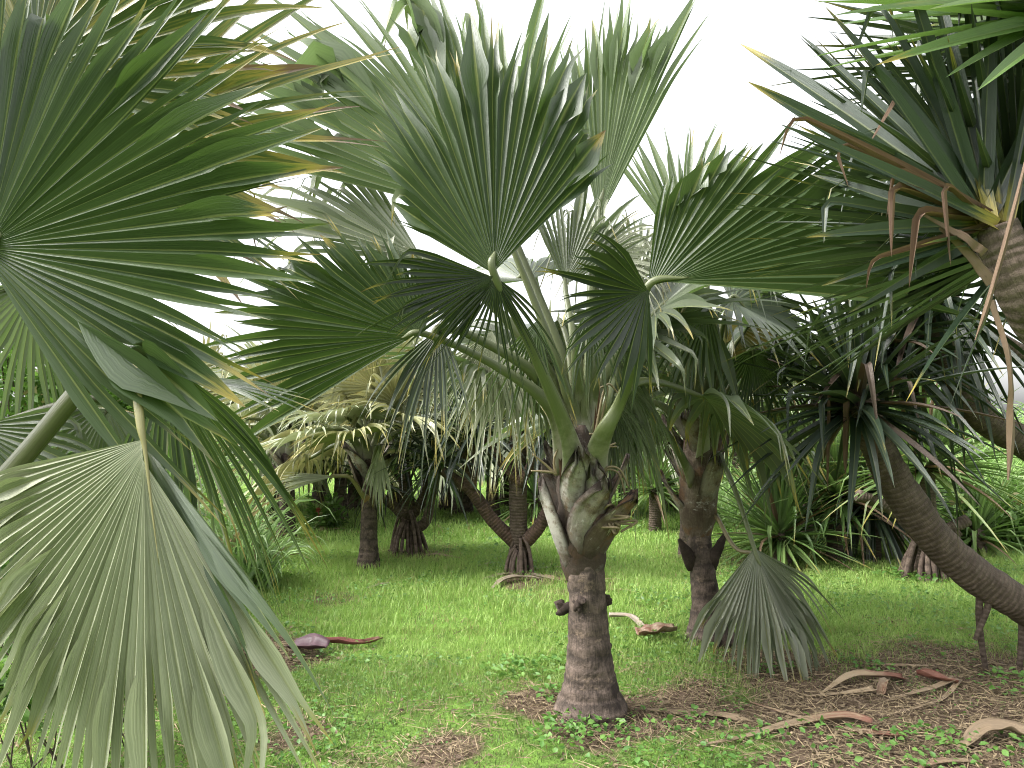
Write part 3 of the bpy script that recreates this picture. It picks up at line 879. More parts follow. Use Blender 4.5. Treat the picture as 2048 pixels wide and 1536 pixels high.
# stubs and torn fibre left on the bare trunk
for (px, py, dx, s) in ((1132, 1218, -1, .07), (1207, 1200, 1, .05), (1160, 1200, 0, .07), (1214, 1290, 1, .03), (1200, 1165, 1, .035)):
    g = Geo(); c = P(px, py, D - (.11 if dx == 0 else .03)); r_ = np.random.default_rng(px)
    for q in range(5 if s > .04 else 3):
        v = nrm(A([dx + r_.normal() * .4, -.5, r_.normal() * .7]))
        tube(g, [c - v * .02 + r_.normal(size=3) * .015, c + v * s * .5, c + v * s * r_.uniform(.7, 1.1)], [(.03, .018), (.022, .012), (.006, .004)], k=4, ns=7, rough=.25, seed=px + q, ld=(0, .75, 0))
    g.build('leaf_scar_stub', M_trunk, root)


def cbase(px, py, dd=0.): return P(px, py, D + dd)


# living fronds, front to back
frond_px(root, (988, 548, 3.45), (1006, 62, 3.72), 101, base=cbase(1152, 950, -.1), via=[(1132, 860, 3.82), (1060, 690, 3.6)], face=(.05, -1, .3), a0=-1.05, a1=.72, n=22, fuse=.62, droop=.16, kink=.08, cup=-.12, w0=.11, w1=.016, wool=.5, costa=.05, tipage=.55, base_len=.2, peak=8., lenvar=.07, fold=.6, strandtone=.9, label='broad upright fan facing the viewer')
frond_px(root, (986, 552, 3.43), (735, 560, 3.25), 121, face=(0, -.85, -.5), mat=M_palm_shaded, a0=-1.2, a1=.42, n=18, fuse=.55, droop=.45, kink=.1, cup=.05, base_len=.55, peak=5., lenvar=.1, fold=.5, costa=.04)
frond_px(root, (992, 555, 3.46), (985, 790, 3.5), 122, face=(.2, -1, -.1), mat=M_palm_shaded, a0=-1., a1=1., n=17, fuse=.2, droop=.5, kink=.1, base_len=.7, lenvar=.2, fold=.5, costa=.04)
frond_px(root, (1296, 572, 3.5), (1835, 455, 3.3), 102, base=cbase(1180, 945, -.09), via=[(1205, 872, 3.8), (1240, 805, 3.75), (1278, 700, 3.6)], face=(.05, -1, .25), a0=-1.28, a1=.36, n=24, fuse=.6, droop=.15, kink=.08, cup=.1, bend=.03, w0=.10, wool=.4, w1=.017, tipage=.3, costa=.10, base_len=.15, peak=6.5, lenvar=.07, Rk=1.22, fold=.62, strandtone=.6)
frond_px(root, (1297, 580, 3.44), (1140, 640, 3.25), 123, mat=M_palm_shaded, face=(0, -.9, -.4), a0=-1.35, a1=1.1, n=17, fuse=.5, droop=.4, kink=.05, base_len=.75, lenvar=.12, fold=.5, Rk=1.1)
frond_px(root, (850, 668, 3.6), (420, 740, 3.5), 103, base=cbase(1138, 935, -.02), via=[(1102, 815, 3.93), (985, 728, 3.8)], face=(.0, -1, .15), a0=-.42, a1=1.9, n=29, fuse=.58, droop=.15, kink=.06, cup=.1, w0=.10, wool=.45, w1=.015, costa=.08, base_len=.25, peak=4., lenvar=.09, fold=.6)
frond_px(root, (880, 655, 3.75), (800, 900, 3.6), 104, base=cbase(1135, 890, .05), via=[(1080, 760, 3.95), (960, 680, 3.85)], face=(-.4, -.8, .2), a0=-.8, a1=.7, n=15, fuse=.25, droop=1.0, kink=.2, cup=.2, base_len=.8, lenvar=.15, mat=M_palm_shaded)
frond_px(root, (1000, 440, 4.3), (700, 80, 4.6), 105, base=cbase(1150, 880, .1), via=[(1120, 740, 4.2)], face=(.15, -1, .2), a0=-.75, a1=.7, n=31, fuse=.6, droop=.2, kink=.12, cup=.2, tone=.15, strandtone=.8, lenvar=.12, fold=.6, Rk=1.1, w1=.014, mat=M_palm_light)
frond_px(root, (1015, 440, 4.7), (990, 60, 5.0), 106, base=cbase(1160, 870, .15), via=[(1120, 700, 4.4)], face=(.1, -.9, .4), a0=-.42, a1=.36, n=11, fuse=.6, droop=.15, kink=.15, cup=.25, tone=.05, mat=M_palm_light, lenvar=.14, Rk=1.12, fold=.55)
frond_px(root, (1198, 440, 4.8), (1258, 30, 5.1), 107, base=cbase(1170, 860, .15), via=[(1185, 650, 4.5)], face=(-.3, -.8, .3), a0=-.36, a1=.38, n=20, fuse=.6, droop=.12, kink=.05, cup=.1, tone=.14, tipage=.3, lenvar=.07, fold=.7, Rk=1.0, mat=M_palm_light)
frond_px(root, (850, 520, 4.25), (550, 330, 4.3), 108, base=cbase(1145, 880, .1), via=[(1080, 720, 4.2), (940, 570, 4.2)], face=(.2, -1, .5), a0=-.7, a1=.5, n=16, fuse=.4, droop=.35, kink=.6, cup=.15, tone=.4, strandtone=.9, lenvar=.12, fold=.5)
frond_px(root, (1185, 520, 4.5), (1300, 430, 4.7), 109, base=cbase(1175, 870, .1), via=[(1180, 700, 4.3)], face=(.3, -.8, .8), span=3.4, n=34, fuse=.22, droop=1.1, kink=.75, cup=.1, tone=.55, mat=M_bg_pale, strandtone=1., Rk=1.3)
frond_px(root, (1030, 690, 4.5), (955, 905, 4.6), 110, base=cbase(1150, 910, .12), via=[(1110, 790, 4.2), (1070, 690, 4.4)], face=(-.3, -.8, .5), span=2.6, n=34, fuse=.28, droop=1.2, kink=.2, tone=.5, strandtone=.4, Rk=1.05, mat=M_palm_pale, lenvar=.14, fold=.6, w1=.013)
frond_px(root, (1235, 730, 4.5), (1268, 1000, 4.6), 111, base=cbase(1180, 910, .12), via=[(1215, 800, 4.2)], face=(.3, -.8, .5), span=1.3, n=34, fuse=.26, droop=1.2, kink=.2, tone=.25, strandtone=.4, lenvar=.14, fold=.6, w1=.013)
frond_px(root, (1120, 640, 4.7), (1105, 860, 4.9), 112, base=cbase(1165, 890, .15), via=[(1150, 740, 4.4)], face=(.1, -.8, .5), span=2.6, n=32, fuse=.3, droop=1.0, kink=.3, tone=.3, strandtone=.5, lenvar=.14, fold=.6, w1=.013)
frond_px(root, (1215, 600, 4.9), (1330, 580, 5.2), 113, base=cbase(1175, 880, .15), via=[(1190, 720, 4.5)], face=(.2, -.8, .8), span=3.6, n=34, fuse=.25, droop=.9, kink=.5, tone=.2, strandtone=.8, Rk=1.4)
frond_px(root, (1060, 560, 4.9), (920, 540, 5.3), 114, base=cbase(1160, 880, .15), via=[(1120, 700, 4.5)], face=(-.2, -.3, 1.), span=3.4, n=28, fuse=.4, droop=.8, kink=.4, tone=.1, strandtone=.6, Rk=1.3)
frond_px(root, (1130, 570, 4.4), (1185, 340, 4.6), 116, base=cbase(1165, 880, .12), via=[(1150, 700, 4.2)], face=(.2, -.9, .4), a0=-.7, a1=.8, n=20, fuse=.35, droop=.4, kink=.5, tone=.25, strandtone=1., lenvar=.15, fold=.6, w1=.012)
frond_px(root, (1225, 600, 4.6), (1290, 440, 4.8), 117, base=cbase(1172, 880, .12), via=[(1195, 720, 4.3)], face=(-.1, -.9, .5), a0=-1., a1=.9, n=24, fuse=.3, droop=.6, kink=.6, tone=.5, mat=M_bg_pale, strandtone=1., lenvar=.15, fold=.6, w1=.012)
frond_px(root, (790, 470, 4.2), (700, 640, 4.15), 118, face=(-.3, -.7, .6), a0=-.5, a1=.6, n=12, fuse=.15, droop=.8, kink=.4, tone=.75, strandtone=1., lenvar=.2, fold=.6)
frond_px(root, (985, 660, 4.4), (960, 900, 4.4), 124, face=(-.3, -.8, .4), a0=-.7, a1=.9, n=30, fuse=.22, droop=.9, kink=.2, tone=.4, lenvar=.16, fold=.6, mat=M_palm_pale)
frond_px(root, (1240, 690, 4.6), (1248, 930, 4.6), 125, face=(.2, -.8, .4), a0=-.6, a1=.5, n=30, fuse=.22, droop=.9, kink=.2, tone=.2, lenvar=.16, fold=.6)
frond_px(root, (1215, 780, 4.4), (1235, 960, 4.4), 126, face=(.2, -.8, .4), a0=-.8, a1=.8, n=26, fuse=.2, droop=.9, kink=.2, tone=.15, lenvar=.16, fold=.6)
frond_px(root, (1075, 640, 3.95), (1045, 850, 3.9), 127, face=(-.2, -.9, .3), a0=-.6, a1=.7, n=15, fuse=.2, droop=.8, kink=.2, lenvar=.2, fold=.6)
frond_px(root, (1180, 620, 4.1), (1190, 800, 4.0), 128, face=(.1, -.9, .3), a0=-.7, a1=.7, n=15, fuse=.2, droop=.8, kink=.25, lenvar=.2, fold=.6)
generic_crown(root, P(1163, 850, D + .1), 6, .95, .9, 115, el=(72, 30), az0=.3, n=26, w1=.013, fuse=.4, lenvar=.12, fold=.55, tone=.12, kink=.4, strandtone=.7, az=(.25, 2.9))
# young spear leaves standing in the heart
for (a, b, w_) in (((1160, 870), (1135, 690), .035), ((1172, 870), (1160, 700), .03), ((1168, 860), (1180, 640), .03)):
    g = Geo(); petiole(g, [P(*a, D + .05), P((a[0] + b[0]) / 2, (a[1] + b[1]) / 2, D + .05), P(*b, D + .15)], .05, w_ * .5, wool=.4)
    g.build('spear_leaf', M_stalk, root)
# dry fibre straps hanging off the head, and the curly flower stalks
g = Geo(); rg = np.random.default_rng(8)
straps(g, [P(1188, 960, D - .12), P(1185, 930, D - .12), P(1125, 960, D - .1)], [(0.02, -.05, 1), (.1, 0, 1), (-.1, -.1, 1)], [(1, .2, 0)] * 3, [.42, .45, .33], [.05, .035, .03], .1, M=8, age=.75, rng=rg, fold=.5)
g.build('dry_fibre', M_dead, root)
g = Geo()
for pts in ([(1180, 930), (1200, 890), (1195, 870), (1178, 868)], [(1182, 935), (1205, 900), (1232, 886)], [(1182, 932), (1200, 897), (1234, 893)], [(1110, 945), (1085, 943), (1062, 942)], [(1112, 950), (1092, 930), (1065, 908)],
            [(1112, 950), (1108, 920), (1118, 892)], [(1185, 960), (1215, 935), (1240, 940), (1258, 975)], [(1185, 965), (1212, 940), (1238, 948), (1250, 990)], [(1190, 890), (1215, 780), (1200, 775)], [(1190, 870), (1212, 772), (1240, 790)]):
    g = Geo(); tube(g, [P(px, py, D - .14) for px, py in pts], np.linspace(.0085, .005, len(pts)), k=8, ns=7, ld=(0, 0, 0)); g.build('flower_stalk', M_flower, root)
rg = np.random.default_rng(3)
for q in range(7):
    c = P(1218, 1036, D - .17)
    pts = [P(1198, 1028, D - .15)] + [c + rg.normal(size=3) * .045 for _ in range(4)] + [c + A([.07, 0, -.04]) + rg.normal(size=3) * .03]
    g = Geo(); tube(g, pts, .007, k=8, ns=7); g.build('flower_stalk', M_flower, root)
g = Geo()
tube(g, [P(1168, 1065, D - .13), P(1185, 1040, D - .17), P(1205, 1015, D - .17), P(1222, 1002, D - .17)], [(.03, .03), (.05, .04), (.04, .03), (.008, .008)], k=6, ns=12, rough=.18, seed=3)
g.build('flower_bud', M_panred, root)

# ------------------------------------------------------------------ second fan palm, right of the centre
rb = G(1421, 1278)
root = thing('fan_palm', 'fan palm with a widely flared trunk foot, a broken frond hanging beside it', 'palm tree', (rb[0], rb[1], 0))
D2 = rb[1]
palm_trunk(root, rb, P(1394, 1040, D2), .092, 2, flare=2.0)
g = Geo()
tube(g, [P(1396, 1075, D2), P(1396, 1030, D2), P(1398, 970, D2), P(1398, 900, D2), P(1398, 830, D2)], [.09, .135, .14, .12, .05], k=8, ns=22, rough=.08, seed=9, ld=(0, .4, 0))
g.build('crown_shaft', M_boot, root)
boots(root, P(1396, 1030, D2), P(1398, 900, D2), .135, .115, 8, 3, w=.9, length=.42, black=.8)
for px, py, qx, qy in ((1375, 1110, 1358, 1078), (1430, 1110, 1452, 1065)):
    g = Geo(); tube(g, [P(px + 10 * (1 if px < 1400 else -1), py + 25, D2 - .05), P(px, py, D2 - .1), P(qx, qy, D2 - .12)], [(.05, .03), (.05, .025), (.012, .01)], k=5, ns=9, rough=.2, seed=px, ld=(0, .7, 0)); g.build('leaf_scar_stub', M_trunk, root)
H2 = P(1398, 880, D2)
k2 = dict(w0=.075, w1=.014)
frond_px(root, (1416, 610, 5.0), (1365, 800, 4.75), 201, base=P(1405, 920, D2 - .05), via=[(1412, 800, 5.2), (1425, 650, 5.15)], face=(-.1, -1, .45), a0=-.6, a1=.9, n=15, fuse=.42, droop=.6, kink=.1, cup=.1, tone=.1, **k2)
frond_px(root, (1365, 500, 5.6), (1372, 290, 5.9), 202, base=P(1400, 880, D2 + .05), via=[(1385, 700, 5.6)], face=(0, -1, .2), a0=-.7, a1=.6, n=18, fuse=.45, droop=.1, kink=.1, tone=.15, mat=M_palm_light, Rk=1.1, lenvar=.14, **k2)
frond_px(root, (1460, 600, 5.2), (1640, 690, 5.0), 203, base=P(1410, 900, D2), via=[(1425, 760, 5.3)], face=(.2, -.5, .9), span=4.4, n=32, fuse=.45, droop=.6, kink=.2, tone=.05, Rk=1.3, **k2)
frond_px(root, (1335, 620, 5.7), (1260, 640, 5.8), 204, base=P(1392, 890, D2), via=[(1375, 740, 5.5)], face=(-.2, -.5, .9), span=2.4, n=26, fuse=.4, droop=.9, kink=.4, tone=.2, Rk=1.8, strandtone=.8, **k2)
frond_px(root, (1285, 800, 5.4), (1262, 960, 5.4), 205, base=P(1385, 960, D2 - .08), via=[(1350, 890, 5.2)], face=(-.2, -.9, .4), span=1.4, n=24, fuse=.3, droop=1.5, kink=.4, tone=.35, strandtone=.4, **k2)
frond_px(root, (1500, 700, 5.3), (1560, 900, 5.2), 206, base=P(1415, 910, D2), via=[(1450, 800, 5.3)], face=(.3, -.8, .4), span=2.8, n=30, fuse=.28, droop=1.4, kink=.3, tone=.0, Rk=1.1, **k2)
frond_px(root, (1450, 640, 6.0), (1465, 900, 6.2), 207, base=P(1405, 890, D2 + .1), via=[(1430, 740, 5.9)], face=(.1, -.8, .5), span=2.8, n=34, fuse=.25, droop=1.3, kink=.4, tone=.1, age=.35, mat=M_palm_pale, **k2)
frond_px(root, (1420, 500, 5.9), (1530, 350, 6.2), 208, base=P(1402, 880, D2 + .05), via=[(1410, 680, 5.7)], face=(.2, -.7, .6), a0=-.8, a1=.8, n=20, fuse=.45, droop=.3, kink=.2, tone=.1, lenvar=.12, **k2)
frond_px(root, (1285, 560, 6.1), (1215, 440, 6.4), 209, base=P(1395, 880, D2 + .1), via=[(1350, 700, 5.8)], face=(-.2, -.6, .7), span=2.2, n=20, fuse=.4, droop=.6, kink=.5, tone=.35, Rk=1.3, strandtone=.9, **k2)
generic_crown(root, P(1398, 850, D2 + .1), 9, .9, .8, 215, el=(72, 25), n=26, w1=.013, fuse=.4, lenvar=.12, fold=.55, tone=.08, kink=.4, strandtone=.6, az=(-.2, 3.3))
for px, qx in ((1388, 1375), (1402, 1398), (1415, 1428)):
    g = Geo(); petiole(g, [P(px, 900, D2), P((px + qx) / 2, 800, D2), P(qx, 690, D2 + .1)], .06, .018, wool=.5); g.build('spear_leaf', M_stalk, root)
# the snapped frond that reaches the ground
frond_px(root, (1508, 1096, 4.95), (1600, 1335, 4.6), 210, base=P(1436, 905, D2 - .1), via=[(1472, 985, 5.15)], face=(.1, -1, .35), a0=-.6, a1=.95, n=26, fuse=.48, droop=.6, kink=.1, cup=-.75, shut=-.25, tone=.4, w0=.03, w1=.016, wool=.02, Rk=1.12, base_len=.7, lenvar=.12, fold=.9, label='snapped grey green frond hanging down to the grass')
frond_px(root, (1512, 1098, 5.0), (1630, 1330, 4.8), 211, face=(.1, -1, .3), a0=-.75, a1=.8, n=26, fuse=.35, droop=1.0, kink=.15, cup=-.3, tone=.3, base_len=.75, lenvar=.14, fold=.75)
g = Geo(); tube(g, [P(1432, 1030, D2 - .13), P(1470, 1095, 5.15), P(1512, 1106, 4.97)], [.016, .014, .012], k=6, ns=8, ld=(0, 0, .5)); g.build('petiole', M_stalk, root)

# ------------------------------------------------------------------ near fan palm at the left edge
lx = P(-520, 1000, 2.35)
root = thing('fan_palm', 'near fan palm at the left edge with huge fronds and one snapped frond hanging', 'palm tree', (lx[0], lx[1], 0))
palm_trunk(root, (lx[0], lx[1], 0), (lx[0], lx[1], 1.0), .11, 3)
boots(root, (lx[0], lx[1], .85), (lx[0], lx[1], 1.1), .14, .12, 6, 7, length=.4)
LC = A([lx[0], lx[1], 1.25])
frond_px(root, (-42, 505, 1.85), (430, 90, 1.95), 301, base=LC, via=[(-300, 800, 2.2), (-90, 640, 1.98)], face=(.1, -1, .2), a0=-2.6, a1=1.75, n=54, fuse=.58, droop=.08, kink=.05, cup=.05, tipage=.6, costa=.04, base_len=.85, w0=.1, w1=.022, wav=.03, fold=.6, Rk=1.08, J=9, Mf=11, lenvar=.09, label='huge dark green fan spread face on')
frond_px(root, (283, 880, 1.72), (340, 1660, 1.6), 302, face=(-.15, -1, .1), mat=M_palm_pale, a0=-.5, a1=1.55, n=42, fuse=.54, droop=.1, kink=.06, cup=-.15, costa=.10, base_len=.52, peak=4.5, tipage=.4, J=9, Mf=11, fold=.62, lenvar=.08, sway=.012, wav=.02, label='pale grey green fan hanging upside down on its snapped stalk')
frond_px(root, (288, 885, 1.78), (470, 1450, 1.8), 312, face=(-.7, -.8, .1), a0=-.75, a1=.55, n=17, fuse=.5, droop=.35, kink=.05, costa=.1, base_len=.75, tipage=.5, fold=.5, lenvar=.1, Rk=.95)
L2 = [o for o in root.children if o.name.startswith('frond')][-2]
g = Geo(); tube(g, [P(266, 690, 1.8), P(272, 760, 1.77), P(281, 850, 1.73), P(290, 900, 1.715), P(303, 1010, 1.685), P(318, 1130, 1.655)], [(.013, .002), (.012, .004), (.010, .006), (.005, .004), (.0025, .002), (.0006, .0006)], k=6, ns=10, ld=(0, .1, 0)); g.build('petiole', M_stalk_y, L2)
g = Geo(); petiole(g, [LC + A([0, -.1, -.1]), P(-200, 1180, 2.1), P(20, 945, 1.95), P(150, 790, 1.86), P(240, 690, 1.8)], .09, .024, wool=.3); g.build('snapped_stalk', M_stalk_dark, root)
frond_px(root, (322, 712, 2.25), (455, 1080, 2.3), 303, face=(.5, -.8, .3),  a0=-.6, a1=.7, n=20, fuse=.22, droop=.7, kink=.15, cup=.1, tone=.0, strandtone=.2, Rk=1.35, base_len=.85, lenvar=.14, smat=M_stalk_dark, w0=.05, w1=.012)
frond_px(root, (345, 735, 2.4), (400, 1050, 2.45), 323, face=(-.5, -.8, .3), a0=-.5, a1=.5, n=13, fuse=.25, droop=.8, kink=.1, tone=.3, mat=M_palm_pale, base_len=.85, lenvar=.15, fold=.6)
frond_px(root, (330, 745, 2.3), (600, 790, 2.25), 304, face=(.1, -.3, 1), span=.5, n=6, fuse=.5, droop=.25, kink=0., tipage=.8, base_len=.9)
frond_px(root, (140, 330, 2.75), (560, 40, 2.85), 305, base=LC + A([.1, .2, 0]), via=[(-150, 640, 2.7)], face=(.2, -.9, .3), span=2.6, n=24, fuse=.45, droop=.3, kink=.0, age=.22, tipage=1.0, Rk=1.1, lenvar=.12, smat=M_stalk_dark, w0=.05, w1=.012)
frond_px(root, (200, 440, 2.95), (540, 420, 3.0), 306, base=LC + A([.1, .25, 0]), via=[(-100, 600, 2.85)], face=(.1, -.7, .7), span=1.8, n=18, fuse=.4, droop=.5, kink=.3, age=.2, tipage=.9, Rk=1.0, strandtone=.4, smat=M_stalk_dark, w0=.05, w1=.012)
frond_px(root, (60, 560, 2.6), (130, 840, 2.7), 307, base=LC + A([.1, .1, 0]), via=[(-200, 700, 2.5)], face=(.2, -.9, .3), span=3.0, n=30, fuse=.35, droop=1.2, kink=.35, tone=.35, strandtone=.4, Rk=1.2, smat=M_stalk_dark, w0=.05, w1=.012)
frond_px(root, (215, 800, 2.6), (190, 960, 2.6), 308, base=LC + A([.1, .0, -.1]), via=[(-100, 900, 2.45), (120, 810, 2.55)], face=(.1, -.9, .3), span=2.6, n=22, fuse=.4, droop=.9, kink=.3, tone=.2, strandtone=.4, Rk=1.3, smat=M_stalk_dark, w0=.05, w1=.012)
frond_px(root, (-40, 850, 2.3), (-30, 1200, 2.2), 309, base=LC + A([.05, -.1, -.15]), via=[(-200, 900, 2.3)], face=(.2, -.9, .3), span=3.4, n=30, fuse=.4, droop=1.0, kink=.2, tone=.1, smat=M_stalk_dark, w0=.05, w1=.012)
frond_px(root, (60, 160, 2.4), (150, -330, 2.5), 310, base=LC + A([.0, .1, .1]), via=[(-250, 500, 2.3)], face=(.1, -.9, .3), span=3.6, n=36, fuse=.55, droop=.3, kink=.1, age=.22, tipage=.9)


# ------------------------------------------------------------------ fan palms farther back
def bg_palm(px, py, ztop, r, nf, R, pl, seed, label, mats=None, name='fan_palm', parts=True, group='fan palms on the lawn behind', **kw):
    b = G(px, py)
    root = thing(name, label, 'palm tree', (b[0], b[1], 0), group)
    top = A([b[0], b[1], ztop])
    palm_trunk(root, (b[0], b[1], 0), top + UP * .1, r, seed, flare=1.5, ns=16)
    if parts:
        boots(root, top - UP * .25, top, r * 1.6, r * 1.3, 6, seed, length=.34, black=.7)
        generic_crown(root, top + UP * .15, nf, R, pl, seed, mats=mats, **kw)
    else:
        g = Geo(); generic_crown(root, top + UP * .1, nf, R, pl, seed, one=g, **kw)
        g.build('crown', (mats or [M_palm])[0], root)
    return root


r737 = bg_palm(737, 1135, 1.15, .085, 18, .80, .75, 47, 'yellowing fan palm on the lawn with a ring of old leaf bases below its crown', mats=[M_palm_gold, M_palm_gold, M_bg_pale], n=32, tone=.15, kink=.3, strandtone=.9, el=(86, 18), fuse=.42, lenvar=.12, fold=.55)
frond_px(r737, (672, 952, 8.1), (545, 968, 7.9), 221, base=P(735, 1000, 8.2), via=[(722, 985, 8.15), (700, 955, 8.1)], face=(-.1, -.5, 1), a0=-.5, a1=.45, n=15, fuse=.4, droop=.12, kink=.2, tone=.2, lenvar=.12, fold=.55, mat=M_bg_pale, smat=M_stalk_y, w0=.05, w1=.018)
frond_px(r737, (760, 890, 8.0), (752, 1010, 7.95), 222, base=P(740, 970, 8.2), via=[(752, 900, 8.1)], face=(.1, -1, .2), a0=-.35, a1=.35, n=16, fuse=.3, droop=.8, kink=.1, tone=.25, lenvar=.12, fold=.55, mat=M_bg_pale, w0=.05, w1=.014)
bg_palm(573, 1073, 1.1, .10, 15, .95, 1.0, 22, 'pale golden fan palm with a smooth grey trunk near the cane grass', mats=[M_palm_gold, M_bg_pale], n=26, tone=.25, kink=.35, strandtone=.9, el=(84, 10), fuse=.42, lenvar=.12, fold=.55)
bg_palm(537, 1042, 1.0, .10, 13, 1.0, .9, 23, 'fan palm with a dark knobbly trunk head, beside the cane grass', mats=[M_bg_pale], n=24, tone=.25, kink=.4, parts=False, el=(84, 12), fuse=.42, lenvar=.12, fold=.55)
bg_palm(557, 1030, 1.3, .12, 13, 1.1, 1.0, 24, 'farther fan palm whose trunk shows between two nearer trunks on the left', mats=[M_bg_pale], n=24, tone=.25, kink=.3, parts=False, el=(84, 12), fuse=.42, lenvar=.12, fold=.55)
bg_palm(1376, 1112, 1.5, .08, 14, .9, .8, 25, 'thin trunked fan palm standing behind the flared trunk', n=26, tone=.12, kink=.4, parts=False, el=(84, 12), fuse=.42, lenvar=.12, fold=.55)
bg_palm(897, 1020, 1.5, .13, 12, 1.1, .9, 26, 'small far palm left of the twin trunks, seen through the screw pine branches', n=22, tone=.12, kink=.4, parts=False, el=(84, 12), fuse=.42, lenvar=.12, fold=.55)
bg_palm(925, 1025, 1.5, .13, 12, 1.0, .9, 27, 'small far palm with a cone shaped foot, seen through the screw pine branches', n=22, tone=.12, kink=.4, parts=False, el=(84, 12), fuse=.42, lenvar=.12, fold=.55)
bg_palm(985, 1038, 1.0, .10, 14, .9, .7, 28, 'low bright far palm behind the branching screw pine', mats=[M_bg_pale], n=22, tone=.1, kink=.4, parts=False, el=(84, 12), fuse=.42, lenvar=.12, fold=.55)
bg_palm(1150, 1022, 1.4, .11, 12, 1.1, .9, 29, 'far palm half hidden behind the central trunk head', n=22, tone=.15, kink=.4, parts=False, el=(84, 12), fuse=.42, lenvar=.12, fold=.55)
bg_palm(1250, 1035, .9, .10, 13, .9, .8, 30, 'low far palm with grey hanging fans right of the central trunk', mats=[M_bg_pale], n=22, tone=.2, kink=.5, parts=False, el=(84, 12), fuse=.42, lenvar=.12, fold=.55)
bg_palm(680, 1040, .9, .10, 13, 1., .7, 31, 'far fan palm with drooping green fans behind the yellowing palm', n=22, tone=.1, kink=.4, parts=False, el=(84, 12), fuse=.42, lenvar=.12, fold=.55)
bg_palm(1480, 1030, 1.7, .11, 12, 1.0, .9, 32, 'far palm with brown hanging leaves behind the right pale bush', mats=[M_bg_pale], n=22, tone=.1, age=.2, kink=.5, parts=False, el=(84, 12), fuse=.42, lenvar=.12, fold=.55)
bg_palm(380, 1020, 1.4, .11, 13, 1.2, 1.0, 33, 'far pale palm behind the hanging leaves on the left', mats=[M_palm_gold], n=22, tone=.3, kink=.4, parts=False, el=(84, 12), fuse=.42, lenvar=.12, fold=.55)
bg_palm(460, 1010, 1.2, .11, 13, 1.2, 1.0, 34, 'farthest pale palm on the left, towards the hill', mats=[M_bg_pale], n=22, tone=.35, kink=.4, parts=False, el=(84, 12), fuse=.42, lenvar=.12, fold=.55)

for i_, (px_, py_, zt_, lb_) in enumerate(((790, 1016, 1.6, 'far silvery palm showing over the spreading screw pine'), (1015, 1012, 1.5, 'far silvery palm behind the three branched screw pine'), (1090, 1016, 1.7, 'far silvery palm just left of the central palm head'), (1195, 1014, 1.5, 'far silvery palm just right of the central palm head'), (1345, 1018, 1.7, 'far silvery palm left of the flared palm head'), (640, 1012, 1.5, 'far silvery palm over the small bush with the red flower'), (710, 1020, 1.3, 'far silvery palm whose fans show around the yellowing palm'))):
    bg_palm(px_, py_, zt_ + .35, .12, 13, 1.1, .9, 300 + i_, lb_, mats=[M_bg_pale if i_ % 2 else M_palm_pale], n=26, tone=.12, kink=.4, parts=False, el=(82, 0), fuse=.36, lenvar=.14, fold=.6)

# ------------------------------------------------------------------ screw pines (pandanus)
def branch(root, pts, rad, seed, mat=None, ns=14, name='branch', ring=.06, step=.035):
    g = Geo(); tube(g, pts, rad, k=8, ns=ns, rough=.07, seed=seed, ring=ring, ringstep=step); return g.build(name, mat or M_panbark, root)


def head(root, c, axis, n, L, wd, seed, mat=None, name='leaf_head', **kw):
    g = Geo(); rosette(g, c, axis, n, L, wd, seed, **kw); return g.build(name, mat or M_pan, root)


# branching one between the central palm and the yellowing palm
b = G(1040, 1150); d = b[1]
root = thing('screw_pine', 'three branched screw pine on a cone of stilt roots behind the central palm', 'screw pine', (b[0], b[1], 0))
stilt_roots(root, b, 16, .15, 41, z0=.42, r=.02)
branch(root, [P(1040, 1110, d), P(1037, 1060, d), P(1036, 960, d), P(1036, 860, d + .05), P(1040, 800, d + .1)], [.10, .10, .095, .085, .06], 41, name='trunk')
for i, (pts, rd, hd, ax) in enumerate((
        ([(1030, 1085), (985, 1040), (945, 985), (905, 955), (885, 940)], [.075, .07, .065, .055, .05], (872, 915), (-.7, -.2, .6)),
        ([(935, 978), (935, 940), (925, 890)], [.05, .045, .04], (920, 860), (-.2, .1, 1)),
        ([(945, 980), (952, 930), (945, 890)], [.04, .04, .035], (945, 855), (.1, .2, 1)),
        ([(1050, 1085), (1080, 1050), (1102, 1000), (1112, 940), (1125, 880)], [.075, .07, .065, .06, .05], (1130, 830), (.2, .2, 1)),
        ([(1036, 960), (1000, 920), (965, 880)], [.06, .055, .05], (955, 845), (-.4, -.2, 1)),
        ([(1036, 970), (1062, 930), (1078, 890)], [.055, .05, .045], (1085, 850), (.3, -.3, 1)))):
    branch(root, [P(x, y, d - .02 * i) for x, y in pts], rd, 50 + i, mat=M_panred)
    head(root, P(*hd, d - .02 * i), ax, 34, .85, .05, 60 + i, el=(80, -45), droop=(.4, 1.6), kink=.3, tone=.0)
head(root, P(1040, 790, d + .1), (0, 0, 1), 40, .95, .055, 67, el=(80, -45), droop=(.4, 1.6), kink=.3)

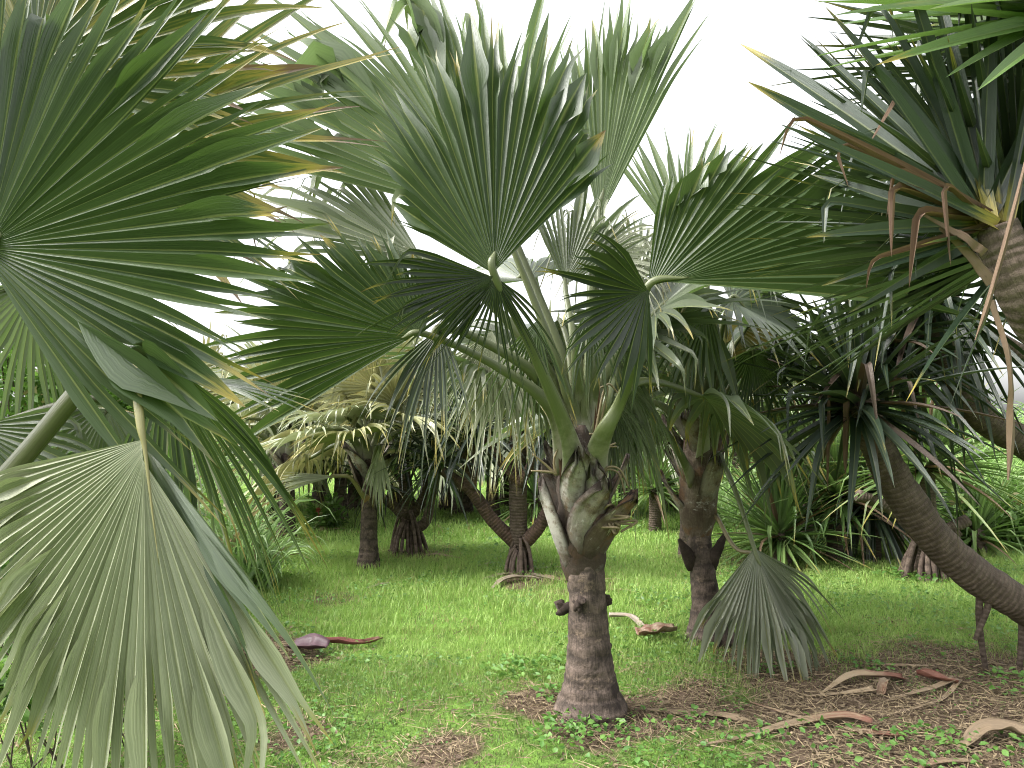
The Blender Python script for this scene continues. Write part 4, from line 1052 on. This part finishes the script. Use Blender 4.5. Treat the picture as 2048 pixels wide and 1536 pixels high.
b = G(815, 1108); d = b[1]
root = thing('screw_pine', 'spreading screw pine with fanned stilt roots beside the yellowing palm', 'screw pine', (b[0], b[1], 0))
stilt_roots(root, b, 20, .24, 42, z0=.55, r=.02)
branch(root, [P(815, 1075, d), P(815, 1020, d), P(810, 960, d), P(805, 900, d)], [.10, .10, .08, .06], 71, name='trunk')
for i, (pts, hd, ax) in enumerate((([(818, 1035), (845, 1000), (855, 950), (860, 900)], (862, 880), (.2, -.2, 1)), ([(812, 1035), (785, 1010), (760, 990)], (745, 965), (-.6, 0, .7)), ([(820, 1060), (850, 1045), (862, 1000), (875, 940)], (880, 910), (.3, -.5, .8)))):
    branch(root, [P(x, y, d - .05 * i) for x, y in pts], np.linspace(.07, .045, len(pts)), 72 + i)
    head(root, P(*hd, d - .05 * i), ax, 34, .75, .05, 75 + i, el=(80, -50), droop=(.3, 1.3), kink=.3, mat=M_pan_lit if i == 2 else M_pan)
head(root, P(800, 890, d), (0, -.1, 1), 40, .9, .055, 79, el=(80, -50), droop=(.3, 1.3), kink=.25)

# row of leafy young ones on the right
def young(px, py, hx, hy, n, L, seed, label, trunk=True, ax=(0, 0, 1), mat=None, el=(88, -22), dz=0.):
    b = G(px, py); d = b[1]
    root = thing('screw_pine', label, 'screw pine', (b[0], b[1], 0), 'young screw pines along the right bank')
    c = P(hx, hy, d)
    branch(root, [(b[0], b[1], -.05), (b[0] * .5 + c[0] * .5, d, c[2] * .5), c], [.10, .085, .075], seed, name='trunk')
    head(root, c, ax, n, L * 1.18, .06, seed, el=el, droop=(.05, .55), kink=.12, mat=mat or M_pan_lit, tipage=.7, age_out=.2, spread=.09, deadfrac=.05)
    return root, d


young(1565, 1125, 1560, 1050, 190, 1.0, 81, 'low round screw pine with a fountain of bright leaves right of the flared trunk')
young(1668, 1120, 1672, 970, 190, 1.0, 82, 'screw pine with a dense leaf head leaning left behind the curved trunk', ax=(-.25, -.1, 1))
r3, d3 = young(1855, 1160, 1852, 905, 190, 1.0, 83, 'screw pine with a pale bare trunk, stilt roots and sawn off side branches')
b = G(1855, 1160)
stilt_roots(r3, b, 14, .26, 43, z0=.6, r=.026)
for i, pts in enumerate(([(1860, 1065), (1890, 1060), (1935, 1040)], [(1862, 1075), (1895, 1075), (1915, 1062)], [(1855, 1060), (1845, 1030), (1838, 1010)], [(1850, 1060), (1800, 1030), (1760, 1005), (1715, 990)])):
    branch(r3, [P(x, y, d3 - .1) for x, y in pts], [.06] * len(pts), 84 + i)
young(1955, 1110, 1950, 1050, 110, .75, 88, 'small screw pine rosette at the foot of the right bank')
young(1745, 1120, 1740, 985, 150, 1.0, 89, 'screw pine with hanging dry leaves beneath the curved trunk', el=(60, -80), mat=M_pan)
young(1610, 1085, 1615, 900, 150, 1.0, 90, 'pale green screw pine farther back between two brighter ones')
young(1310, 1062, 1308, 960, 100, .85, 91, 'far screw pine on stilt roots between the two big palms')
young(1790, 1100, 1800, 830, 160, 1.05, 92, 'tall far screw pine behind the curved trunk, leaves upright')
young(1075, 1050, 1072, 985, 100, .75, 93, 'far low screw pine seen between the three branches')

# big leaning screw pine on the right
b = G(2043, 1405); d = 4.75
root = thing('screw_pine', 'big dark screw pine whose curved trunk leans in from the right edge on prop roots', 'screw pine', (P(2140, 1300, d)[0], d, 0))
branch(root, [P(2330, 1560, 4.9), P(2200, 1310, 4.8), P(2048, 1212, d), P(1950, 1150, d), P(1860, 1065, d), P(1790, 960, d), P(1742, 860, d), P(1715, 770, d)], [.17, .14, .115, .112, .11, .105, .10, .10], 96, ns=22, name='trunk')
for i, pts in enumerate(([(1962, 1165), (1958, 1230), (1965, 1300), (1975, 1338)], [(1985, 1185), (1968, 1235), (1950, 1280)], [(2046, 1215), (2042, 1300), (2040, 1400)])):
    q = [P(x, y, d - .03 * (i == 1)) for x, y in pts]
    if i != 1:
        q[-1][2] = -.03
    branch(root, q, np.linspace(.024, .013, len(q)), 97 + i, name='prop_root', mat=M_panbark)
head(root, P(1712, 765, d), (-.1, -.15, 1), 120, .95, .072, 101, el=(82, -40), droop=(.08, .6), kink=.25, spread=.1, deadfrac=.12)
head(root, P(1760, 640, d + .5), (0, 0, 1), 120, 1.1, .07, 102, el=(75, -45), droop=(.1, .6), kink=.25, spread=.12, deadfrac=.05)
branch(root, [P(2330, 1500, 5.0), P(2290, 1150, 5.3), P(2180, 970, 5.35), P(2048, 885, 5.3), P(1965, 835, 5.3), P(1905, 750, 5.3), P(1872, 660, 5.3), P(1860, 560, 5.3)], [.14, .13, .12, .11, .10, .095, .09, .08], 104, ns=16)
head(root, P(1858, 545, 5.3), (-.1, 0, 1), 100, 1.2, .07, 105, el=(80, -75), droop=(.1, .6), kink=.25, spread=.12, deadfrac=.08)
branch(root, [P(2290, 1150, 5.35), P(2210, 840, 5.5), P(2010, 690, 5.6), P(1930, 650, 5.6), P(1880, 560, 5.6)], [.09, .085, .07, .065, .06], 106)
# dead straps hanging from the dark head
g = Geo(); rg = np.random.default_rng(5)
straps(g, [P(1695, 790, d - .12), P(1660, 790, d - .05), P(1755, 800, d - .1)], [(-.05, 0, -1)] * 3, [(1, .3, 0)] * 3, [.5, .6, .5], [.05, .03, .04], .0, M=9, age=.75, rng=rg, taper=(3, .6)); g.build('dead_leaf', M_dead, root)

# nearest screw pine: head at the right edge
root = thing('screw_pine', 'nearest screw pine at the top right with wide leaves and dead brown straps', 'screw pine', (P(2150, 900, 2.5)[0], 2.5, 0))
dn = 2.3
branch(root, [A([P(2260, 900, 2.6)[0], 2.6, -.05]), P(2260, 1100, 2.6), P(2160, 780, 2.45), P(2060, 610, dn), P(2008, 500, dn), P(1990, 450, dn)], [.10, .10, .085, .075, .068, .06], 110, ns=24, name='trunk', ring=.03, step=.012)
hc = P(1985, 445, dn)
Ldir = [((1500, 165), 2.5), ((1640, 20), 2.35), ((1480, 110), 2.9), ((1700, -90), 2.4), ((1800, -150), 2.2), ((1530, 300), 2.4), ((1900, -180), 2.3), ((1600, 390), 2.2), ((2010, -160), 2.2), ((1640, 480), 2.15), ((2100, -120), 2.3), ((1660, 560), 2.3), ((1560, 200), 2.9), ((1740, -40), 2.8), ((2200, 20), 2.2), ((1600, 90), 2.7), ((1850, -120), 2.6), ((1700, 620), 2.4), ((2250, 200), 2.2), ((1620, 330), 2.7), ((1960, -150), 2.7), ((1690, 30), 2.2), ((1560, 260), 2.15)]
pn = np.array([P(*a, z) for a, z in Ldir]); dv_ = pn - hc; Ln = np.linalg.norm(dv_, axis=1)
rg = np.random.default_rng(21)
g = Geo()
sdv = np.cross(dv_, A([0, -1., .25]) + rg.normal(size=dv_.shape) * .25)
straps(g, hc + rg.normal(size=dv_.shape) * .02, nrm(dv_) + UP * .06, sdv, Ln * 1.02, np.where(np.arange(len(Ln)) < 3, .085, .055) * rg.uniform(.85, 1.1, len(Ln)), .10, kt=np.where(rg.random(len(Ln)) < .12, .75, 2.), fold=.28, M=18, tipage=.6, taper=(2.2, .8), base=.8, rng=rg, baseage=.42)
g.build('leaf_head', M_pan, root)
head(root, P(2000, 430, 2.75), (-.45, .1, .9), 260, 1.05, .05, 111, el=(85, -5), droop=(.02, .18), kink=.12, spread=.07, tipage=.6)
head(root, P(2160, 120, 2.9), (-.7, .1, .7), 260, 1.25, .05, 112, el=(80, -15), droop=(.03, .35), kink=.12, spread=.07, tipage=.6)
# dead brown straps
def dead(pts, wd, seed, nm='dead_leaf', age=.8, mat=None, parent=None):
    """thin folded dry strap along frame points"""
    q = [P(*p) for p in pts]
    wds = wd if isinstance(wd, list) else [wd * .6] + [wd] * (len(q) - 2) + [wd * .1]
    pr = spline(np.hstack([A(q), A(wds)[:, None]]), 9)
    p, wv = pr[:, :3], np.maximum(pr[:, 3], .003)
    rg_ = np.random.default_rng(seed)
    t = nrm(np.gradient(p, axis=0)); vw = nrm(A([.2 * rg_.normal(), -1, .45]))
    sd = nrm(np.cross(t, vw)); nn = np.cross(sd, t)
    L_ = np.linspace(0, 1, len(p)); wob = (vnoise(L_ * 9, L_ * 0 + seed, seed) - .5)
    a = 1.0 + wob * 1.2
    c_, s_ = np.cos(a * .6)[:, None], np.sin(a * .6)[:, None]; hw = (wv / 2)[:, None]
    rows = [p - sd * hw * c_ - nn * hw * s_, p, p, p + sd * hw * c_ * .8 - nn * hw * s_, p + sd * hw * c_ * .8 - nn * hw * s_ + nn * .002, p + nn * .003, p + nn * .003, p - sd * hw * c_ - nn * hw * s_ + nn * .002]
    V = np.stack(rows, 1); n_ = len(p); fr_ = np.arange(n_ - 1)[:, None] * 8
    fs = np.vstack([fr_ + A([k0, k0 + 1, k0 + 9, k0 + 8])[None] for k0 in (0, 2, 4, 6)])
    uv = np.zeros((n_, 8, 2)); uv[..., 0] = A([0, .5, .5, 1, 1, .5, .5, 0]); uv[..., 1] = L_[:, None]
    ld = np.zeros((n_, 8, 3)); ld[..., 0] = rg_.random(); ld[..., 1] = age
    g = Geo(); g.add(V.reshape(-1, 3), fs, uv, ld.reshape(-1, 3))
    g.build(nm, mat or M_dead, parent)


dead([(1985, 600, 2.2), (2012, 680, 2.18), (2022, 760, 2.18), (2024, 850, 2.2), (2016, 960, 2.2)], [.03, .028, .018, .035, .006], 1, parent=root, age=.45)
dead([(2060, 290, 2.0), (2015, 470, 2.0), (1975, 610, 2.02), (1950, 680, 2.04)], .018, 5, parent=root, age=.6)
dead([(1975, 500, 2.2), (1930, 470, 2.2), (1850, 430, 2.2)], [.05, .04, .01], 6, parent=root, age=.5)
dead([(1990, 560, 2.22), (1940, 500, 2.22), (1880, 455, 2.22)], [.06, .045, .012], 7, parent=root, age=.4)
DD = [((1560, 215), 2.2, .045, .8, (-.3, -.1, -.9)), ((1700, 330), 2.1, .05, .62, (-.1, -.1, -1)), ((1730, 300), 2.15, .035, .70, (-.2, 0, -1)), ((1790, 420), 2.05, .05, .55, (-.15, 0, -1)), ((1640, 250), 2.35, .04, .75, (.3, 0, -1)), ((1830, 300), 2.05, .03, .5, (.05, 0, -1)), ((1720, 520), 2.2, .045, .8, (-.2, 0, -1)), ((1770, 140), 2.4, .04, .66, (-.5, 0, -.8))]
pd = np.array([P(*a, z) for a, z, *_ in DD]); vd = pd - hc
for q, (a_, z_, wd_, kt_, kd_) in enumerate(DD):
    g = Geo(); straps(g, hc + rg.normal(size=3) * .02, vd[q], np.cross(vd[q], A([0, -1., .6])), np.linalg.norm(vd[q]) * 1.1, wd_ * .6, .1, kt=kt_, kdir=nrm(A([kd_])), fold=.9, M=20, age=.7, taper=(2.6, .8), base=.8, rng=np.random.default_rng(q), sway=.12)
    g.build('dead_leaf', M_dead, root)
# upper leaf head of the same plant, just above the frame
c2 = P(2150, 20, 2.2)
branch(root, [P(2230, 500, 2.4), P(2220, 250, 2.3), c2], [.07, .065, .06], 120)
Ld2 = [((1650, 25), 2.2), ((1640, 60), 2.3), ((1620, 150), 2.2), ((1680, 100), 2.1), ((1760, 160), 2.05), ((1700, -40), 2.2), ((1780, 20), 2.1), ((1850, 90), 2.0), ((1900, 180), 2.1), ((1720, -80), 2.4), ((1800, -60), 2.2), ((1640, -30), 2.5), ((1980, 180), 2.0)]
rg = np.random.default_rng(33)
Ld2 += [((rg.uniform(1640, 1990), rg.uniform(-120, 150)), rg.uniform(2.2, 2.9)) for _ in range(22)]
pn = np.array([P(*a, z) for a, z in Ld2]); dv2 = pn - c2
g = Geo(); s2 = np.cross(dv2, A([0, -.6, .8]) + rg.normal(size=dv2.shape) * .3)
ag2 = np.zeros(len(dv2)); ag2[1] = .9; ag2[3] = .15
straps(g, c2 + rg.normal(size=dv2.shape) * .03, nrm(dv2) + UP * .12, s2, np.linalg.norm(dv2, axis=1) * 1.04, .055, .12, fold=.3, M=14, age=ag2, tipage=.8, taper=(2.2, .8), rng=rg); g.build('leaf_head', M_pan_lit, root)


# ------------------------------------------------------------------ background vegetation
def reed_clump(px, py, n, L, rr, seed, label, tone=.2, name='cane_grass', lean=.55, zb=0., cat='tall grass', pos=None, depth=1.0):
    rng = np.random.default_rng(seed)
    b = G(px, py) if pos is None else A(pos)
    g = Geo()
    a = rng.uniform(0, 6.283, n); r = np.sqrt(rng.random(n)) * rr
    o = np.stack([b[0] + np.cos(a) * r, b[1] + np.sin(a) * r * depth, np.full(n, b[2] + zb) + rng.random(n) ** 2 * L * .5], 1)
    a2 = rng.uniform(0, 6.283, n)
    d = np.stack([np.cos(a2) * lean, np.sin(a2) * lean, np.ones(n)], 1)
    straps(g, o, d, np.cross(d, rng.normal(size=(n, 3)) + UP), L * rng.uniform(.5, 1.1, n), .03 * rng.uniform(.6, 1.3, n), rng.uniform(.6, 2.2, n), fold=.25, M=7, age=(rng.random(n) < .08) * .9, tone=np.clip(rng.normal(size=n) * .2 + tone, 0, 1), rng=rng, taper=(1.6, .9))
    return tag(g.build(name, M_reed, loc=(b[0], b[1], 0)), label, cat, 'clumps of cane grass')


reed_clump(440, 1180, 520, .95, .5, 1, 'cane grass clump leaning over the lawn right of the hanging pale frond', tone=.35)
reed_clump(330, 1120, 420, 1.5, .6, 2, 'cane grass behind the hanging pale frond', tone=.3)
reed_clump(420, 1090, 260, .9, .45, 3, 'cane grass clump by the first trunks of the lawn', tone=.25)
reed_clump(180, 1180, 380, 1.6, .8, 4, 'cane grass at the left edge under the near fronds', tone=.1)
reed_clump(60, 1260, 300, 1.2, .6, 5, 'low cane grass at the lower left corner', tone=.0)


def bank(name, x0, x1, y0, y1, h0, h1, n, L, seed, tone=.2, mat=None, label=None, cat=None):
    """a long mass of tall grass"""
    rng = np.random.default_rng(seed); g = Geo()
    f = rng.random(n); x = x0 + (x1 - x0) * f; y = rng.uniform(y0, y1, n)
    z = (h0 + (h1 - h0) * f) * rng.random(n) ** .6 * np.clip((y - y0) / (y1 - y0) + .4, 0, 1)
    a2 = rng.uniform(0, 6.283, n)
    d = np.stack([np.cos(a2) * .6, np.sin(a2) * .6, np.ones(n)], 1)
    straps(g, np.stack([x, y, z], 1), d, np.cross(d, rng.normal(size=(n, 3)) + UP), L * rng.uniform(.5, 1.1, n), .04 * rng.uniform(.6, 1.4, n), rng.uniform(.5, 2., n), fold=.25, M=6, age=(rng.random(n) < .06) * .9, tone=np.clip(rng.normal(size=n) * .2 + tone, 0, 1), rng=rng, taper=(1.6, .9))
    return tag(g.build(name, mat or M_reed), kind='stuff')


bank('bank_grass', 3.3, 14.5, 10.5, 14, .15, 2.3, 15000, 1.25, 51, tone=.15)
bank('far_undergrowth', -19, 22, 26, 32, .7, .9, 12000, 1.5, 52, tone=.3)


def shrub(c, rad, n, size, seed, label, name='shrub', group=None, tone=.1, dens=.5, flat=1.):
    rng = np.random.default_rng(seed)
    c = A(c, float)
    root = thing(name, label, 'shrub', (c[0], c[1], 0), group)
    g = Geo(); tips = []
    for i in range(9):
        a = rng.uniform(0, 6.283); e = rng.uniform(.3, 1.4)
        t = c + A([math.cos(a) * math.cos(e), math.sin(a) * math.cos(e), math.sin(e)]) * A(rad) * rng.uniform(.5, .9)
        tube(g, [A([c[0], c[1], -.05]) + rng.normal(size=3) * A([.08, .08, 0]), c * .5 + t * .5 + rng.normal(size=3) * .1 - UP * c[2] * .3, t], [.016 * rad[2], .010 * rad[2], .003], k=4, ns=6)
        tips.append(t)
    g.build('branch', M_bough, root)
    tips = np.array(tips)
    nc = max(14, n // 130)
    u = nrm(rng.normal(size=(nc, 3))) * rng.random((nc, 1)) ** .45
    cc = c + u * A(rad); cc[:, 2] = np.maximum(cc[:, 2], .1)
    k = rng.integers(nc, size=n)
    p = cc[k] + rng.normal(size=(n, 3)) * A(rad) * .17
    p[:, 2] = np.maximum(p[:, 2], .05)
    d = nrm(p - c + rng.normal(size=(n, 3)) * .9 * np.linalg.norm(rad) * .5)
    g = Geo(); leaflets(g, p, d, size * rng.uniform(.6, 1.4, n), size * .6 * rng.uniform(.7, 1.3, n), rng, tone=np.clip(rng.normal(size=n) * .2 + tone, 0, 1), dry=(rng.random(n) < .04) * .7, rnd=np.clip(rng.random(n) * .5 + rng.random(nc)[k] * .5, 0, 1))
    g.build('foliage', M_shrub, root)
    return root


shrub(P(170, 800, 6.2), (.75, .6, .75), 3400, .075, 61, 'bright broad leaved shrub behind the snapped stalk on the left')
shrub(P(20, 780, 5.5), (.6, .5, .7), 2600, .07, 62, 'leafy shrub at the left edge behind the near fronds', tone=.25)
shrub(P(80, 1050, 4.6), (.9, .5, .6), 4200, .06, 63, 'dark undergrowth bush low at the left edge', tone=.7)
shrub(P(230, 1300, 3.6), (.35, .3, .22), 900, .05, 64, 'small green weed bush behind the hanging pale frond', tone=.2)
shrub(P(40, 1330, 3.3), (.35, .3, .3), 900, .06, 65, 'low leafy bush in the lower left corner', tone=.4)
shrub(P(655, 1035, 11.5), (.32, .3, .28), 260, .13, 66, 'small round leaved bush with a red flower on the far lawn', tone=.6)
o = [q for q in bpy.data.objects if q.name.startswith('shrub')][-1]
g = Geo(); rg = np.random.default_rng(2); c = P(636, 1020, 11.2)
tube(g, [P(640, 1042, 11.3), c], .008, k=3, ns=6)
v = nrm(rg.normal(size=(26, 3))); leaflets(g, np.tile(c, (26, 1)), v, .045, .03, rg)
m, n, out = new_mat('red_petal'); b_ = n.nodes.new('ShaderNodeBsdfPrincipled'); b_.inputs['Base Color'].default_value = (.25, .06, .03, 1); n.links.new(b_.outputs[0], out.inputs[0])
g.build('red_flower', m, o)
for i, (px, py, dd, sc, lb) in enumerate(((1000, 970, 21, .9, 'far rounded bush in the gap left of the central trunk'), (1290, 985, 18, .8, 'far leafy bush between the two big palms'), (1700, 960, 12, .9, 'green bush at the foot of the bank behind the screw pines'), (1560, 930, 15, 1.0, 'far green bush behind the low round screw pine'), (860, 962, 27, 1.1, 'far round bush behind the spreading screw pine'), (1990, 1040, 9.5, .55, 'leafy bush low on the right bank by the small rosette'), (600, 950, 27, 1.0, 'far bush behind the first trunks on the left'))):
    shrub(P(px, py, dd), (sc * 1.5, sc, sc * .8), 2200, .12, 70 + i, lb, tone=.3, group='bushes at the far side of the lawn')


# ------------------------------------------------------------------ fallen sheaths and strips
def sheath(pts, wd, label, seed, curl=.8, mat=None, name='dry_leaf_sheath', cat='fallen leaf', lift=.015, age0=0., age1=0., group='dry palm and screw pine leaves fallen on the ground', tone=0.):
    """trough shaped dry leaf lying along ground pixels (px, py, height)"""
    q = []
    for p in pts:
        z = p[2] if len(p) > 2 else 0.
        e = G(p[0], p[1], z + lift); e = A([e[0], e[1], float(gh(e[0], e[1])) + lift + z]); q.append(e)
    wds = wd if isinstance(wd, list) else [wd] * len(q)
    pr = spline(np.hstack([A(q), A(wds)[:, None]]), 8)
    p, wv = pr[:, :3], np.maximum(pr[:, 3], .002)
    t = nrm(np.gradient(p, axis=0)); sd = nrm(np.cross(t, UP)); nn = np.cross(sd, t)
    nc = 9; u = np.linspace(-1, 1, nc); rg = np.random.default_rng(seed)
    cu = curl * (1 + .2 * np.sin(np.linspace(0, 5, len(p)) + seed))
    a = u[None] * cu[:, None]
    rad = (wv / 2 / np.maximum(np.sin(np.minimum(cu, 1.5)), .3))[:, None]
    jit = (vnoise(np.linspace(0, 6, len(p))[:, None] + 0 * u, u[None] * 2 + seed, seed) - .5) * wv[:, None] * .18
    V0 = p[:, None] + sd[:, None] * (np.sin(a) * rad)[..., None] + nn[:, None] * ((1 - np.cos(a)) * rad + jit)[..., None]
    V1 = V0 - nn[:, None] * .004
    f = np.linspace(0, 1, len(p)); uv = np.stack(np.broadcast_arrays((u[None] + 1) / 2, f[:, None] * 1.), -1)
    ld = np.zeros((len(p), nc, 3)); ld[..., 0] = rg.random(); ld[..., 1] = (age0 + (age1 - age0) * f ** 2)[:, None]; ld[..., 2] = tone
    g = Geo(); ff = grid_faces(len(p), nc)
    g.add(V0, ff, uv, ld.reshape(-1, 3)); g.add(V1, ff[:, ::-1], uv, ld.reshape(-1, 3))
    nr = len(p)
    bd = np.concatenate([np.arange(nc), (np.arange(1, nr) * nc + nc - 1), ((nr - 1) * nc + np.arange(nc - 2, -1, -1)), (np.arange(nr - 2, 0, -1) * nc)]); b2 = np.roll(bd, -1)
    g.f.append(np.stack([b2, bd, bd + nr * nc, b2 + nr * nc], 1))
    return tag(g.build(name, mat or M_husk, loc=tuple(p[len(p) // 2])), label, cat, group)


sheath([(1395, 1497), (1480, 1480), (1580, 1450), (1690, 1433, .03), (1745, 1445, .02)], [.008, .03, .06, .085, .05], 'long curved tan leaf in the foreground with a reddish end', 1, age0=0, age1=.5, curl=.9)
sheath([(1690, 1460), (1740, 1468), (1808, 1475)], [.02, .05, .06], 'short reddish leaf end lying just below the long curved tan leaf', 2, age0=.1, age1=.7, curl=1.1)
sheath([(1270, 1410), (1360, 1418), (1440, 1428), (1505, 1442)], [.01, .06, .08, .03], 'straight pale strip right of the central trunk foot', 3, curl=.5)
sheath([(1640, 1385), (1700, 1352, .03), (1760, 1352, .02), (1808, 1360)], [.01, .06, .07, .07], 'bent tan sheath with a pinkish end, left one of the pair on the bare soil', 4, age1=.6, curl=1.)
sheath([(1590, 1390), (1680, 1385), (1750, 1378, .02)], [.01, .035, .07], 'flat pointed strip in front of the bent tan sheath', 5, curl=.4)
sheath([(1762, 1388), (1768, 1365, .03), (1775, 1358, .03)], [.05, .05, .03], 'small curled scrap between the two sheaths on the bare soil', 6, curl=1.2, age0=.3)
sheath([(1838, 1350, .03), (1870, 1358, .03), (1915, 1366, .02)], [.07, .08, .06], 'pink rolled sheath end on the bare soil', 7, curl=1.3, age0=.6, age1=.4)
sheath([(1915, 1360, .03), (1860, 1378, .01), (1770, 1402)], [.06, .04, .01], 'narrow strip folded back from the pink rolled sheath', 8, curl=.8)
sheath([(1920, 1362, .02), (1880, 1400), (1790, 1424)], [.03, .025, .008], 'thin straw strip nearest the viewer below the pink sheath', 9, curl=.6)
sheath([(1735, 1328), (1800, 1332), (1870, 1334)], [.03, .035, .015], 'thin brown strip on the grass edge above the sheaths', 10, curl=.6, age0=.3)
sheath([(1915, 1500), (1960, 1460, .05), (2010, 1455, .05), (2070, 1475, .02)], [.02, .09, .11, .10], 'broad tan leaf arched at the lower right corner', 11, curl=.7)
sheath([(1820, 1545), (1880, 1522, .02), (1950, 1520)], [.01, .04, .02], 'thin arched strip at the bottom edge', 12, curl=.6, age0=.3)
sheath([(1500, 1400), (1560, 1422), (1620, 1440)], [.01, .02, .02], 'thin dull strip leading to the long curved tan leaf', 13, curl=.5, age0=.3)
sheath([(1980, 1330), (2030, 1340), (2080, 1352)], [.02, .025, .02], 'pale stick by the prop root at the right edge', 14, curl=.6)
sheath([(1218, 1232, .05), (1260, 1232, .06), (1290, 1255, .03), (1330, 1262, .02)], [.06, .07, .05, .02], 'silvery curved stalk end right of the central trunk', 15, curl=1.0, tone=.6, age0=.2)
sheath([(1275, 1268, .03), (1310, 1262, .05), (1352, 1255, .07)], [.14, .15, .08], 'cupped sheath, dark inside with a golden rim, left of the flared trunk', 16, curl=1.2, tone=.2, age0=.35, age1=.2)
# sheath with purple inner side on the left
sheath([(580, 1292, .03), (612, 1290, .05), (655, 1288, .06)], [.16, .22, .12], 'purple sided sheath scoop lying on the dry patch, joined to a dark stalk', 17, curl=.8, mat=M_purple, name='palm_sheath', group=None)
sheath([(630, 1275, .05), (680, 1278, .03), (725, 1282, .02), (762, 1272, .02)], [.07, .07, .06, .05], 'dark stalk lying behind the purple sheath with a pale cut end', 18, curl=1.2, age0=.95, age1=.3, name='palm_stalk', group=None)
sheath([(985, 1178), (1010, 1162, .03), (1050, 1158, .02), (1085, 1160)], [.03, .09, .09, .02], 'pale arched strip in front of the branching screw pine', 19, curl=.6, tone=.3)
sheath([(965, 1158), (1010, 1153), (1060, 1152), (1130, 1168)], [.02, .08, .07, .01], 'long pale strip at the foot of the branching screw pine', 20, curl=.5, tone=.2)
sheath([(1078, 1152), (1110, 1160), (1145, 1166)], [.03, .09, .06], 'reddish strips beside the foot of the central trunk, behind it', 21, curl=.6, age0=.2, age1=.5)
sheath([(1070, 1143), (1110, 1138), (1160, 1148)], [.02, .05, .02], 'thin pale strip lying right of the stilt roots', 22, curl=.5, tone=.3)
sheath([(1200, 1160), (1230, 1162), (1250, 1163)], [.02, .03, .01], 'thin brown strip right of the central trunk on the lawn', 23, curl=.5, age0=.3)
sheath([(1215, 1180), (1245, 1182), (1268, 1184)], [.02, .05, .04], 'small orange leaf scrap on the lawn between the two big palms', 24, curl=.6, age0=.3)
sheath([(738, 1175), (760, 1168), (782, 1163)], [.03, .05, .02], 'pale scrap on the open lawn below the yellowing palm', 25, curl=.5, tone=.4)
sheath([(850, 1112), (880, 1112), (920, 1120)], [.04, .07, .03], 'orange brown scraps beside the fanned stilt roots', 26, curl=.5, age0=.3, age1=.3)
sheath([(615, 1062), (660, 1058), (690, 1056)], [.05, .08, .03], 'orange heap of leaf scraps on the far lawn', 27, curl=.6, age0=.3)
sheath([(605, 1075), (625, 1074), (642, 1073)], [.05, .06, .05], 'pale cut stick on the far lawn', 28, curl=.8, tone=.5)
sheath([(955, 1135), (975, 1132), (995, 1130)], [.02, .04, .02], 'short pale strip left of the branching screw pine', 29, curl=.5, tone=.4)
